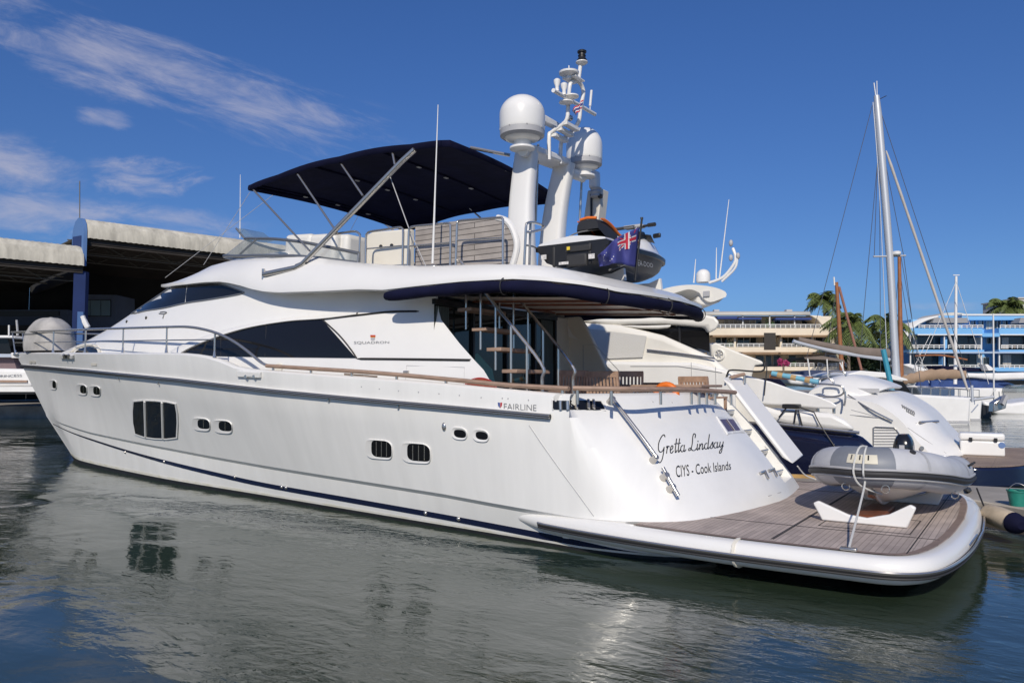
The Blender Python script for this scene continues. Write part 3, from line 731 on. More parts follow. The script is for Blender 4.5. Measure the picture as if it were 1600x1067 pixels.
for a, b in ((229, 497), (198.5, 503)):
    p = HIT(HOB, a, b, .01)
    if p: MB().ball(p, .03, .02, .04, 8, 6).build('washer_jet', BLACK, DH)

# ================================================================== flybridge moulding and aft overhang
EX = [(4.33, 0), (4.36, .6), (4.44, 1.15), (4.60, 1.65), (4.88, 2.06), (5.24, 2.29), (5.75, 2.40), (6.4, 2.445), (7.2, 2.45), (8.1, 2.45), (9.2, 2.41), (10.2, 2.33), (11.2, 2.22)]
for _d in (14, 24, 33, 42, 50, 58, 65, 71, 76, 80.5, 84.5, 87.5, 90):
    _t = R(_d); EX.append((HX0 + 6.05 * math.sin(_t) ** .8, max(0, (1.87 + .07 * math.cos(_t) + .16 * math.cos(_t) ** 6) * max(0, math.cos(_t)) ** .8)))
def YE(x): return interp(EX[2:], x)
# lower outer edge seen in the photograph, x -> z
EZ = []
for (a, b), y in (((1085, 488), -1.2), ((1000, 463), .95), ((950, 451.5), 1.85), ((900, 443), 2.2), ((850, 438), 2.36), ((800, 435.5), 2.43), ((720, 440), 2.45), ((660, 446), 2.45), ((600, 453), 2.44), ((560, 452), 2.42), ((500, 455), 2.36), ((436, 457), 2.24), ((412, 455.5), 2.2), ((390, 451), 2.14), ((370, 444.5), 2.09), ((346, 440), 2.03), ((320, 441), 1.93), ((290, 444.5), 1.8), ((262, 448), 1.6), ((245, 450), 1.4)):
    p = PY(a, b, y) if a > 700 else PYF(a, b, lambda x_, z_: YE(x_)); EZ.append((p.x, p.z))
EZ.sort()
GZ = []
for (a, b), y in (((1080, 479), -1.15), ((1000, 447.5), .85), ((900, 422), 1.95), ((840, 413.5), 2.1), ((760, 413), 2.12), ((700, 415), 2.12), ((664, 416), 2.1), ((620, 415), 2.08), ((562, 411), 2.05), ((493, 402.5), 2.0), ((454, 398.5), 1.95), ((400, 399), 1.88), ((349, 401.5), 1.72)):
    p = PY(a, b, y); GZ.append((p.x, p.z))
GZ.sort()
#print('EZ', [(round(a, 2), round(b, 2)) for a, b in EZ]); print('GZ', [(round(a, 2), round(b, 2)) for a, b in GZ])
EXc = [(p.x, p.y) for p in curve([(a, b, 0) for a, b in EX], 4)]
def fz(tab, x): return interp(tab, x)
st = []
for x, y in EXc:
    zE = fz(EZ, x)
    g = interp([(4.3, .30), (6, .30), (8.5, .33), (10, .36), (12, .40), (13, .55), (16, .7)], x)   # how far the top edge lies inside
    nx_, ny_ = (x - 10.3) / 6.0, y / 2.45
    l = math.hypot(nx_ * .6, ny_) or 1
    if x < 6.2: dx, dy = min(.42, .42 * (6.2 - x) / 1.6), -g * min(1, y / 1.2)
    elif x > 13: dx, dy = -g * .9 * min(1, (x - 13) / 2), -g * min(1, y / 1.0)
    else: dx, dy = 0, -g
    gx, gy = x + dx, max(0, y + dy)
    zG = fz(GZ, gx) if gx < 13.6 else lerp(fz(GZ, 13.55), 4.50, min(1, (gx - 13.55) / 1.6))
    st.append((V((x, y, zE)), V((gx, gy, zG))))
rows = []
for e, g in st:
    aft = e.x < 12
    nrm = V((g.x - e.x, g.y - e.y, 0)); h_ = g.z - e.z
    inn_ = V((g.x, max(0, g.y - .10), g.z)) if e.x > 6.2 else V((g.x + .08 * (1 - max(0, (e.x - 5.2)) / 1.0), max(0, g.y - .1 * min(1, g.y)), g.z))
    zd = min(g.z - .10, 3.72 if e.x < 8.6 else 4.0) if e.x < 12.6 else g.z - .05
    soff = V((e.x + (.12 if e.x < 6 else 0), max(0, e.y - .16), e.z - .012))
    sin_ = V((max(e.x, 4.6), max(0, min(e.y - .2, 1.75)), e.z - .03 if e.x < 8 else e.z + (.12 if e.x < 13 else 0)))
    bul = .045 if e.x < 11.5 else .10
    md1 = e.lerp(g, .30) + V((0, bul * min(1, e.y), .035)); md2 = e.lerp(g, .68) + V((0, bul * min(1, e.y), .05))
    lip0 = e + V((0, 0, .05))
    rows.append([V((sin_.x, 0, sin_.z)), sin_, soff, e, lip0, md1, md2, g, inn_, V((inn_.x, max(0, inn_.y - .03), zd)), V((inn_.x, 0, zd if e.x < 12.6 else g.z + .08))])
fly = MB().grid(rows); fly.both()
FB = fly.bvh()
FLY = fly.build('flybridge_moulding', GEL, YT, angle=40)
# soffit with varnished trims and lights
sof = MB().grid([[V((4.72, y, 3.36)) for y in (-1.75, 1.75)], [V((7.35, y, 3.53)) for y in (-1.8, 1.8)]])
SO = sof.build('cockpit_ceiling', mat('ceiling_cream', (.84, .80, .71), .4), FLY)
for y in (1.35, .75, -.2, -1.2):
    MB().box((6.05, y, 3.42), (2.3, .06, .03), Matrix.Rotation(R(-3.2), 3, 'Y')).build('ceiling_trim', WOODV, SO)
for x in (4.95, 7.2):
    MB().box((x, .1, 3.37 + (x - 4.95) * .057), (.06, 2.4, .03)).build('ceiling_trim', WOODV, SO)
for x, y in ((5.5, 1.05), (6.5, 1.05), (5.5, -.6), (6.5, -.6)): MB().disc((x, y, 3.375 + (x - 4.72) * .055), .06, (0, 0, 1), .012).build('ceiling_light', CHROME, SO)
# navy canvas roll lashed under the edge of the overhang
rp = []
for x, y in EXc:
    if x < 8.3: rp.append(V((x + (.05 if x < 5.6 else 0), y - .02, fz(EZ, x) - .095)))
rp = [V((p.x, -p.y, p.z)) for p in reversed(rp[1:])] + rp
random.seed(3)
rrad = [.088 + .007 * math.sin(i * .9) + random.uniform(-.008, .008) for i in range(len(rp))]
rrad[0] = rrad[-1] = .07
AW = MB().tube([p + V((0, 0, -.005 * math.sin(i * .55) ** 2)) for i, p in enumerate(rp)], rrad, 14).build('awning_roll', NAVYC, FLY, sub=1)
for t_i in (len(rp) - 12, len(rp) - 24, len(rp) // 2 + 3, len(rp) // 2 - 9):
    p, q = rp[t_i], rp[t_i + 1]; ax = (q - p).normalized()
    a = ax.orthogonal().normalized(); b = ax.cross(a)
    MB().tube([p + (a * math.cos(2 * math.pi * k / 16) + b * math.sin(2 * math.pi * k / 16)) * .115 for k in range(16)], .008, 5, closed=True).build('lashing', RUBBER, AW)

# ---- saloon bulkhead: tinted glass doors behind the stair
DOORG = mat('smoked_door_glass', (0.012, 0.02, 0.02), 0.03, spec=.7)
xb = 7.42
gl = MB().add([(xb, 2.05, 1.45), (xb, -1.5, 1.45), (xb, -1.5, 3.46), (xb, 2.05, 3.46)], [(0, 1, 2, 3)]).build('saloon_door_glass', DOORG, YT)
for y in (1.1, .15, -.75, -1.47):
    MB().box((xb - .02, y, 2.35), (.05, .05, 2.2)).build('door_frame', BLACK, gl)
MB().box((xb - .03, .3, 3.44), (.06, 3.6, .08)).build('door_head', BLACK, gl)
REF = mat('teal_tone', (0.16, 0.42, 0.40), .5)
MB().box((xb - .012, .30, 1.45), (.02, .02, .02)).build('door_handle', CHROME, gl)
CUR = mat('grey_green_curtain', (0.10, 0.13, 0.125), .8, var=.5, vscale=9, stretch=(1, 6, .3))
for y0, y1 in ((2.02, 1.7), (-1.0, -1.42)):
    MB().grid([[V((xb - .004 - .004 * (k % 2), lerp(y0, y1, k / 9), z)) for k in range(10)] for z in (1.3, 3.38)]).build('curtain', CUR, gl)
MB().poly([(xb - .006, 1.3, 2.62), (xb - .006, .95, 2.70), (xb - .006, .55, 2.45), (xb - .006, .42, 2.12), (xb - .006, 1.35, 2.12)]).build('teal_patch', REF, gl)  # flat teal patch laid just in front of the door glass
BOT = mat('label_paper', (.55, .5, .45), .6, var=.5, vscale=20)
# starboard house end and cockpit wing
sw = MB()
sw.add([(7.42, -1.5, 1.25), (7.42, -2.1, 1.25), (7.42, -2.1, 3.46), (7.42, -1.5, 3.46)], [(0, 1, 2, 3)])
SWG = sw.build('cockpit_bulkhead', CREAM, YT)
sidep = [PY(875, 493, -2.02), PY(886, 508, -2.02), PY(962, 606, -2.02)]
pts = [V((7.6, -2.02, 1.25)), V((7.6, -2.02, 3.5)), V((7.2, -2.02, 3.5)), V((7.05, -2.02, 3.3)), sidep[2] + V((0, 0, 0)), V((sidep[2].x, -2.02, 1.25))]
MB().prism(pts, (0, -.12, 0)).build('cockpit_wing', CREAM, YT, bevel=.02)
d_ = [V((7.1, -2.015, 1.9)), V((7.1, -2.015, 2.95)), V((6.85, -2.015, 2.95)), V((6.35, -2.015, 2.45)), V((6.3, -2.015, 1.9))]
MB().tube(d_, .006, 5, closed=True).build('door_outline', GREYP, YT)
MB().disc((6.45, -2.01, 2.36), .05, (0, 1, 0), .02).build('speaker', BLACK, YT)
# ---- stair from cockpit to flybridge
STR = [PY(705, 487, 1.55), PY(722, 516, 1.5), PY(738, 548, 1.45), PY(755, 580, 1.4), PY(770, 610, 1.35)]
ty = 1.42
TREADS = []
for k, (xa, ya, xb_, yb_) in enumerate(((690, 484, 753, 494), (707, 515.5, 771, 522), (728, 546, 789, 551.5), (752, 579, 806, 583), (772, 612, 824, 614))):
    a, b = PY(xa, ya, 1.85), PY(xb_, yb_, 1.0)
    z = (a.z + b.z) / 2; xm = 6.98 - k * .27
    TREADS.append((xm, z))
    MB().box((xm, 1.42, z), (.26, .92, .055)).build('stair_tread', TEAKR, YT, bevel=.01)
for yy in (1.86, .99):
    top_, bot_ = V((TREADS[0][0] + .1, yy, TREADS[0][1] + .75)), V((TREADS[-1][0] - .25, yy, TREADS[-1][1] + .42))
    mid = bot_ + V((-.02, 0, -.25)); hr = curve([top_, top_.lerp(bot_, .5), bot_, mid, mid + V((-.02, 0, -.5))], 5)
    MB().tube(hr, .024, 8).build('stair_handrail', CHROME, YT)
    for k, (xm, z) in enumerate(TREADS):
        xr = xm - .02; t = (top_.x - xr) / (top_.x - bot_.x); zr = lerp(top_.z, bot_.z, min(1, t))
        MB().tube([V((xr, yy, z - .3)), V((xr, yy, zr))], .018, 6).build('stair_baluster', CHROME, YT)

# ================================================================== deck rails
def stanchion(p, q, r=.016): return MB().tube([p, q], r, 8)
# teak-capped rail aft along the bulwark
cap = [PY(a, b, Y_sh(x) - .06) for (a, b), x in (((417, 571.5), 10.6), ((480, 575.5), 9.5), ((560, 580.5), 8.4), ((640, 587), 7.4), ((720, 594.5), 6.5), ((800, 602), 5.7), ((889, 607), 4.85))]
TR = MB().tube(curve(cap, 6), .032, 8, flat=1.25).build('teak_rail', TEAKR, YT)
for a, b in ((427, 573), (486, 577), (550, 580.5), (620, 586.5), (697, 593.5), (879, 606.5)):
    x = PY(a, b, 2.62).x; yy = Y_sh(x) - .06; p = PY(a, b, yy); MB().tube([p, V((p.x, p.y, spline(ZS, p.x)))], .022, 8).build('rail_post', CHROME, TR)
cap2 = [PY(895, 606.5, 2.52), PY(960, 607.5, 2.25), PY(1000, 608, 1.9), PY(1060, 608.5, 1.0), PY(1100, 610, .2), PY(1148, 613, -.95)]
TR2 = MB().tube(curve(cap2, 6), .034, 8, flat=1.25).build('teak_rail', TEAKR, YT)
for a, b, y in ((902, 606.5, 2.50), (955, 607.5, 2.28), (1032, 608.3, 1.45), (1080, 609.3, .6), (1092, 609.8, .35), (1104, 610.3, .1), (1117, 611, -.2), (1142, 612.5, -.8)):
    p = PY(a, b, y); MB().tube([p, p - V((0, 0, .2))], .022, 8).build('rail_post', CHROME, TR2)
# bow pulpit
yi = lambda x: max(0, Y_sh(x) - .07)
top = []
for a, b in ((23, 519.5), (60, 517.5), (100, 516), (140, 514.5), (193, 513), (262, 511), (295, 511), (322, 515.5), (345, 523), (366, 534), (386, 548), (408, 566), (418, 571)):
    top.append(PYF(a, b, lambda x, z: yi(x)))
top[0] = V((25.7, .12, top[0].z)); 
full = curve(top, 5)
PR = MB().tube(full, .026, 8).tube(curve([full[0], V((25.85, 0, full[0].z)), V((full[0].x, -full[0].y, full[0].z))], 4), .026, 8).tube([V((p.x, -p.y, p.z)) for p in full], .026, 8).build('bow_rail', CHROME, YT)
midl = [PYF(a, b, lambda x, z: yi(x)) for a, b in ((26, 536), (60, 535), (100, 534.2), (140, 533.5), (193, 532.5), (262, 531.5), (336, 530.5))]
midl[0] = V((25.5, .14, midl[0].z))
MB().tube(curve(midl, 5), .013, 6).build('mid_rail', CHROME, PR)
MB().tube([V((p.x, -p.y, p.z)) for p in curve(midl, 5)], .013, 6).build('mid_rail', CHROME, PR)
for a, b in ((27, 519.5), (48, 518), (84, 516.5), (134, 514.7), (193, 513), (261, 511), (336, 519.5)):
    p = PYF(a, b, lambda x, z: yi(x)); x2 = p.x - .03; q = V((p.x, yi(p.x), spline(ZS, p.x) + .03))
    if a < 30: p = V((25.6, .14, p.z)); q = V((25.35, .14, 3.1))
    MB().tube([p, q], .018, 8).tube([q + V((0, 0, .12)), q], [.018, .035], 8).build('rail_stanchion', CHROME, PR)
    MB().tube([V((p.x, -p.y, p.z)), V((q.x, -q.y, q.z))], .018, 8).build('rail_stanchion', CHROME, PR)
MB().box((25.2, 0, 3.1), (.6, .3, .1)).build('anchor_roller', CHROME, PR, bevel=.03)
# ================================================================== flybridge fittings
CGLASS = mat('clear_tinted_screen', (0.20, 0.26, 0.28), 0.04, alpha=0.34, spec=.6)
base_ = [PY(559, 411, 1.97), PY(520, 406, 1.95), PY(480, 401.5, 1.92), PY(440, 399.5, 1.88), PY(400, 399.5, 1.78), PY(372, 400.2, 1.62), PY(351, 401.5, 1.40)]
top_ = [PY(561, 396, 1.95), PY(530, 389.5, 1.93), PY(502, 384, 1.9), PY(470, 378, 1.86), PY(430, 373.6, 1.72), PY(402, 373, 1.5), PY(385, 374.5, 1.22)]
cb, ct = V((base_[-1].x + .55, 0, base_[-1].z + .04)), V((top_[-1].x + .45, 0, top_[-1].z))
B_ = base_ + [cb] + [V((p.x, -p.y, p.z)) for p in reversed(base_)]; T_ = top_ + [ct] + [V((p.x, -p.y, p.z)) for p in reversed(top_)]
Bc, Tc = curve(B_, 4), curve(T_, 4)
WSO = MB().grid([Bc, Tc]).build('flybridge_windscreen', CGLASS, YT)
ALLOY = MATS['grey_alloy']
MB().tube(Tc, .028, 8).build('top_frame', ALLOY, WSO)
MB().tube(Bc, .03, 8).build('base_frame', ALLOY, WSO)
for i in (0, 8, 20, len(Bc) - 21, len(Bc) - 9, len(Bc) - 1):
    MB().tube([Bc[i], Tc[i]], .022, 8).build('screen_post', ALLOY, WSO)
fin = [PY(369, 357, .9), PY(381, 357.5, .9), PY(397, 371, .9), PY(383, 374, .9)]
MB().prism(fin, (0, -.5, 0)).build('wind_deflector', CGLASS, WSO)
MB().tube([fin[0], fin[3]], .02, 6).build('deflector_frame', ALLOY, WSO)
VINYL = mat('white_vinyl', (.72, .71, .68), .5, var=.05, vscale=4)
# helm seats and the lounge behind the screen
HS = MB()
for (a, b), y, w_ in (((485, 392), .95, .75), ((523, 392), .95, .7), ((548, 393), .8, .5)):
    p = PY(a, b, y); MB().box((p.x, y, p.z - .2), (w_, .7, .95), Matrix.Rotation(R(-4), 3, 'Y')).build('helm_seat', VINYL, YT, bevel=.09, seg=4)
MB().box((11.9, .7, 4.35), (.9, 1.5, .75)).build('helm_console', GEL, YT, bevel=.1, seg=3)
pa, pb = PY(571, 364, 1.62), PY(640, 357, 1.62)
q = [V((pa.x, 1.62, 3.6)), V((pa.x, 1.62, pa.z - .04)), V((pa.x - .15, 1.62, pa.z)), V((pb.x, 1.62, pb.z)), V((pb.x, 1.62, 3.6))]
LB = MB().prism(q, (0, -.14, 0)).build('lounge_back', CREAM, YT, bevel=.03)
for a, b in ((595, 385), (612, 383.5)): MB().ball(PY(a, b, 1.64), .03, n=8, m=6).build('cup_holder', BLACK, LB)
W4 = planks('weathered_teak_slats', (.43, .395, .37), .085, 'XZ', .25, length=3.5, caulk=.007)
wp = [(648, 416), (649, 354), (680, 349.5), (718, 345), (760, 342.5), (780, 342.8), (791, 350), (799, 364), (802, 382), (800, 398), (795, 416)]
sl3 = [PY(a, b, 1.60) for a, b in wp]
SLW = MB().prism(sl3, (0, -.05, 0)).build('slatted_lounge_back', W4, YT)
rimp = [PY(a, b, 1.60) for a, b in [(776, 340), (790, 345), (799, 356), (805, 372), (806.5, 385), (804, 400), (799, 416)]]
MB().tube([p + V((0, -.02, 0)) for p in curve(rimp, 5)], .05, 8).build('white_rim', GEL, SLW)
# chrome guard hoops
def hoop(pts, y, name='guard_rail', r=.019, mid=None):
    o = MB().tube(curve([PY(a, b, y) for a, b in pts], 4), r, 8).build(name, CHROME, YT)
    if mid: MB().tube([PY(*mid[0], y), PY(*mid[1], y)], .013, 6).build('mid_rail', CHROME, o)
hoop([(519, 366.5), (535, 364), (552, 361.8), (559, 363.5), (562.5, 369), (562, 390), (561.5, 410)], 1.9)
hoop([(571, 417), (571.5, 395), (572, 371), (574, 365), (579, 362), (600, 359), (623, 355.5), (628, 357), (630, 362), (629.7, 385), (629, 417)], 1.95, mid=((572, 389), (630, 384)))
hoop([(637, 417), (638, 390), (639, 362), (641, 356.5), (647, 354), (672, 351.5), (697, 349), (702, 350), (704, 355), (704, 385), (703.5, 416)], 1.95, mid=((638, 385), (704, 379)))
hoop([(712, 416), (713, 385), (714, 354), (715, 348), (719, 345), (750, 342.5), (780, 340.2), (785, 342), (786, 347), (786, 380), (786, 416)], 1.95, mid=((713, 376), (786, 371.5)))
ah = [PY(819, 415, 1.9), PY(821, 375, 1.9), PY(822, 354, 1.9), PY(824, 349, 1.86), PY(832, 347.5, 1.6), PY(845, 351, 1.1), PY(850, 355, 1.0), PY(845, 359, 1.2), PY(832, 362, 1.6), PY(822, 363, 1.9)]
MB().tube(curve(ah, 4), .019, 8).build('guard_rail', CHROME, YT)
MB().tube(curve([PY(820, 383, 1.9), PY(832, 385, 1.5), PY(846, 392, 1.0), PY(850, 395, .9)], 4), .015, 8).build('guard_rail', CHROME, YT)
MB().tube([PY(829, 348, 1.7), PY(827, 415, 1.7)], .019, 8).build('rail_post', CHROME, YT)
# long whip aerials
def whip(a, b, c_, d, y, m=GEL, r0=.016, r1=.006):
    p, q = PY(a, b, y), PY(c_, d, y); return MB().tube([p, p.lerp(q, .4), q], [r0, (r0 + r1) / 2, r1], 8).build('whip_aerial', m, YT)
whip(676, 412, 684.5, 164, 2.02, r0=.02)
p = PY(676, 419, 2.05); MB().box(p, (.16, .1, .09)).build('aerial_base', CHROME, YT, bevel=.02)
whip(375, 372, 375.5, 273, -1.6)
for a, b, c_, d, y in ((837, 346, 841, 226, .1), (881, 377, 885.5, 254, -.7), (906, 342, 909, 281, -1.3)): MB().tube([PY(a, b, y), PY(c_, d, y)], .022, 8).build('steel_strut', CHROME, YT)

# ================================================================== bimini top
PF, PA, SF, SA = PY(390, 291, 1.78), PY(703, 221, 1.78), PY(637, 357, -1.78), PY(877, 312, -1.78)
NU, NV = 24, 12
def can(u, v):                                                   # u front to aft, v port to starboard
    p = PF.lerp(PA, u).lerp(SF.lerp(SA, u), v)
    hoopz = .022 * abs(math.cos(math.pi * 3 * u)) + .17 * math.sin(math.pi * u) ** .8
    return p + V((0, 0, (.09 * math.sin(math.pi * v)) + hoopz * (1 - .25 * math.sin(math.pi * v))))
cg = [[can(u / NU, v / NV) for v in range(NV + 1)] for u in range(NU + 1)]
bm_ = MB().grid(cg)
edge = [can(0, v / NV) for v in range(NV + 1)] + [can(u / NU, 1) for u in range(1, NU + 1)] + [can(1, 1 - v / NV) for v in range(1, NV + 1)] + [can(1 - u / NU, 0) for u in range(1, NU)]
cen = can(.5, .5)
hem = [p + V((0, 0, -.11)) + (V((p.x - cen.x, p.y - cen.y, 0)).normalized() * .01) for p in edge]
bm_.grid([edge, hem], cu=True)
BIM = bm_.build('bimini_canopy', NAVYC, YT, solid=.012, angle=50)
MB().tube([can(0, v / NV) + V((.02, 0, -.05)) for v in range(NV + 1)], .055, 8).build('front_hem', NAVYC, BIM)
FRM = []
for sg in (1, -1):
    s2 = lambda p: V((p.x, p.y * sg, p.z))
    P0, P1, P2, P3 = PY(412, 428.5, 2.16), PY(468, 417, 2.14), PY(628, 252, 1.84), PY(644, 235, 1.80)
    pth = [s2(p) for p in [P0, P0.lerp(P1, .5), P0.lerp(P1, .9), P1.lerp(P2, .03), P1.lerp(P2, .5), P2, P3 + V((-.05, 0, 0))]]
    ARM = MB().tube(pth, .045, 12).build('bimini_arm', CHROME, BIM)
    p = s2(PY(411.5, 428, 2.14)); MB().tube([p + V((0, 0, .09)), p - V((0, 0, .13))], .028, 10).build('arm_hinge', CHROME, ARM)
    for a, b in ((434, 427), (473, 421)):
        p = s2(PY(a, b, 2.1)); MB().tube([p + V((0, -.12 * sg, -.06)), p], .018, 8).tube([p, p + V((0, .03 * sg, .06))], .022, 8).build('arm_bracket', CHROME, ARM)
    g = [PY(460, 413.5, 2.14), PY(472, 408.5, 2.14), PY(481, 399, 2.12), PY(478, 411, 2.14), PY(468, 416, 2.14)]
    MB().prism([s2(p) for p in g], (0, -.03 * sg, 0)).build('arm_gusset', BLACK, ARM)
    for (a, b, y1), (c_, d, y2) in (((397, 298, 1.76), (484, 392, 2.0)), ((462, 268, 1.74), (528, 366, 2.0)), ((530, 252, 1.72), (567, 306, 1.95)), ((612, 232, 1.72), (617, 258, 1.84))):
        p, q = s2(PY(a, b, y1)), s2(PY(c_, d, y2))
        MB().tube(curve([p, p.lerp(q, .08) + V((.0, 0, -.0)), q], 4), .018, 8).build('bimini_pole', CHROME, BIM)
for u in (0.02, 1 / 3, 2 / 3, .98):
    MB().tube([can(u, v / NV) + V((0, 0, -.03)) for v in range(NV + 1)], .022, 6).build('bimini_hoop', NAVYC, BIM)
    for v in (.3, .5, .7):
        p = can(u, v); MB().box(p + V((0, 0, -.055)), (.05, .09, .012)).build('webbing_loop', GREYP, BIM)
def wire(p, q, r=.005, m=None): return MB().tube([p, q], r, 5).build('stay_wire', m or GREYP, BIM)
wire(PY(391, 300, 1.76), PY(318, 414, 1.85)); wire(PY(437, 297, .9), PY(258, 434, 1.45)); wire(PY(563, 331, -.9), PY(540, 375, -1.6))
wire(PY(608, 272, 1.74), PY(640, 360, 1.9), .009, GREYP); wire(PY(640, 360, 1.9), PY(666, 417, 2.02), .007)
MB().tube([PY(735, 231, .9), PY(797, 243, .6)], .03, 8).build('bimini_pole', CHROME, BIM)

# ================================================================== radar mast
MA = thing_part = None
def leg(x0, y0, x1, y1, yy, wt, wb, name):
    b, t = PY(x0, y0, yy), PY(x1, y1, yy); rows = []
    for k in range(9):
        u = k / 8; c_ = b.lerp(t, u) + V((.06 * math.sin(math.pi * u), 0, 0)); hw = lerp(wb, wt, u)
        rows.append([c_ + V((hw * math.copysign(abs(math.cos(a)) ** .5, math.cos(a)), hw * .62 * math.copysign(abs(math.sin(a)) ** .5, math.sin(a)), 0)) for a in [2 * math.pi * i / 20 for i in range(20)]])
    m_ = MB().grid(rows, cu=True); m_.poly(rows[-1])
    return m_.build(name, GEL, YT)
LEGA = leg(816, 420, 824, 232, .62, .19, .235, 'mast_leg')
LEGB = leg(861, 420, 882, 258, -.62, .19, .235, 'mast_leg')
ta, tb = PY(824, 236, .62), PY(878, 262, -.62)
XB_ = MB().prism([ta + V((-.2, 0, -.06)), ta + V((.22, 0, -.06)), tb + V((.22, 0, -.0)), tb + V((-.2, 0, -.0))], (0, 0, .12)).build('mast_crossbeam', GEL, YT, bevel=.03)
def dome(cx, bot, top_px, hw, y, pod):
    c0, c1 = PY(cx, bot, y), PY(cx, top_px, y); rad = (PY(cx - hw, (bot + top_px) / 2, y) - PY(cx + hw, (bot + top_px) / 2, y)).length / 2 * .86
    h = c1.z - c0.z
    prof = [(rad * .97, h * .20), (rad, h * .24), (rad, h * .55)] + [(rad * math.cos(R(a)), h * .55 + h * .45 * math.sin(R(a))) for a in range(8, 91, 8)] + [(0, h)]
    d = MB().lathe(prof, c0, 36).build('satellite_dome', GEL, YT)
    MB().lathe([(rad * .80, 0.02), (rad * .97, h * .08), (rad * .985, h * .20)], c0, 36).build('grey_band', GREYP, d)
    MB().lathe([(0, -.10), (.12, -.10), (.14, -.02), (rad * .7, -.0), (rad * .8, .03), (0, .03)], c0, 24).build('dome_base', GEL, d)
    for k in range(8):
        a = 2 * math.pi * k / 8; MB().ball(c0 + V((rad * .99 * math.cos(a), rad * .99 * math.sin(a), h * .205)), .012, n=6, m=4).build('rivet', GREYP, d)
    MB().lathe([(0, -.17), (.12, -.17), (.20, -.15), (.20, -.12), (.09, -.11), (.07, -.09), (0, -.09)], c0, 20).build('dome_bracket', GEL, d)
    MB().tube([c0 + V((0, 0, -.17)), pod + V((0, 0, -.02))], [.085, .11], 12).build('dome_arm', GEL, d)
dome(816, 219, 150, 34, .95, ta)
dome(913, 264, 200, 28.5, -1.05, tb)
def MP(a, b, y=0): return PY(a, b, y)
WTUBE = dict(r=.032, n=10)
tube1 = curve([MP(858, 250, .25), MP(858, 213, .25), MP(862, 207, .22), MP(884, 190, .2), MP(887.5, 170, .2), MP(888.5, 152, .2), MP(891, 132, .2), MP(897, 126.5, .1), MP(906, 130, -.1), MP(911, 140, -.2), MP(911, 150, -.2), MP(907, 170, -.2), MP(903, 193, -.2), MP(884, 214, -.2), MP(877, 222, -.2), MP(875.5, 256, -.25)], 4)
MST = MB().tube(tube1, .034, 10).build('mast_frame', GEL, YT)
MB().tube([MP(864.5, 141.5, .75), MP(929.5, 179, -.75)], .034, 10).build('yard_arm', GEL, MST)
MB().tube([MP(904, 126, 0), MP(907.5, 98, 0)], .034, 10).build('light_pole', GEL, MST)
c = MP(909, 98.5); MB().lathe([(0, -.03), (.06, -.03), (.10, 0), (.10, .015), (0, .015)], c, 16).build('light_plate', GEL, MST)
c = MP(909.3, 95)
MB().lathe([(0, 0), (.085, .0), (.075, .02), (.062, .035), (.058, .07), (.066, .073), (.066, .083), (.054, .09), (.054, .125), (.074, .13), (.078, .155), (.06, .168), (0, .168)], c, 18).build('masthead_light', BLACK, MST)
c = MP(889, 116, .25); MB().lathe([(0, -.08), (.04, -.08), (.04, -.03), (.16, 0), (.165, .03), (.10, .055), (0, .06)], c, 24).build('radar_dish', GEL, MST)
MB().tube([c, c + V((0, 0, .14))], .008, 6).build('dish_spike', GEL, MST)
MB().box(MP(896, 125, .1), (.26, .3, .02)).build('dish_bracket', GEL, MST)
for a, b, y, s_ in ((870.5, 138, .62, 1), (881.5, 144, .42, 1.05)):
    c = MP(a, b, y); MB().lathe([(0, -.06), (.035 * s_, -.05), (.03 * s_, .02), (.055 * s_, .09), (.055 * s_, .13), (.03, .15), (0, .15)], c, 16).build('gps_aerial', GEL, MST)
for a, b, y in ((893, 152, .25), (885, 161, .3)):
    c = MP(a, b, y); MB().lathe([(0, -.03), (.06, -.02), (.12, .0), (.12, .02), (0, .03)], c, 20).build('light_tray', GEL, MST)
p = MP(922, 174, -.6); MB().tube([p, p + V((0, 0, .08)), p + V((0, 0, .09)), p + V((-.03, 0, .36))], [.008, .008, .022, .022], 8).build('stub_aerial', GEL, MST)
MB().prism([MP(850, 178, .5), MP(850, 190, .5), MP(878, 203, -.1), MP(878, 194, -.1)], (.12, 0, 0)).build('radar_scanner', GEL, MST, bevel=.02)
for k in range(3):
    a_p, b_p = MP(866 + 9 * k, 213 - 9 * k, .22), MP(884 + 8 * k, 219 - 9 * k, -.2)
    MB().box((a_p + b_p) / 2, (.10, (a_p - b_p).length, .05)).build('ladder_plate', GEL, MST)
MB().ball(MP(891, 185, 0), .05, n=12, m=8).build('horn', CHROME, MST)
MB().ball(MP(871, 213, .1), .045, n=12, m=8).build('horn', CHROME, MST)
# ---- tender crane on the boat deck
cb0, cb1 = PY(916, 400, -1.75), PY(929, 296, -1.75)
CR = MB().prism([cb0 + V((.17, 0, 0)), cb0 + V((-.17, 0, 0)), cb1 + V((-.15, 0, 0)), cb1 + V((.15, 0, 0))], (0, -.3, 0)).build('tender_crane', mat('crane_beige', (.62, .59, .52), .45, var=.1), YT, bevel=.02)
p = PY(929, 282, -1.7); MB().box(p, (.17, .2, .34)).build('crane_head', GEL, CR, bevel=.05, seg=3)
MB().lathe([(0, -.08), (.11, -.08), (.09, -.04), (.11, 0), (.09, .04), (.11, .08), (0, .08)], PY(931, 301, -1.68), 16).build('winch', GREYP, CR)
MB().box(PY(924, 320, -1.73), (.035, .02, .5)).build('crane_slot', BLACK, CR)
MB().box(PY(938, 307, -1.68), (.08, .08, .08)).build('hook_block', BLACK, CR, bevel=.02)

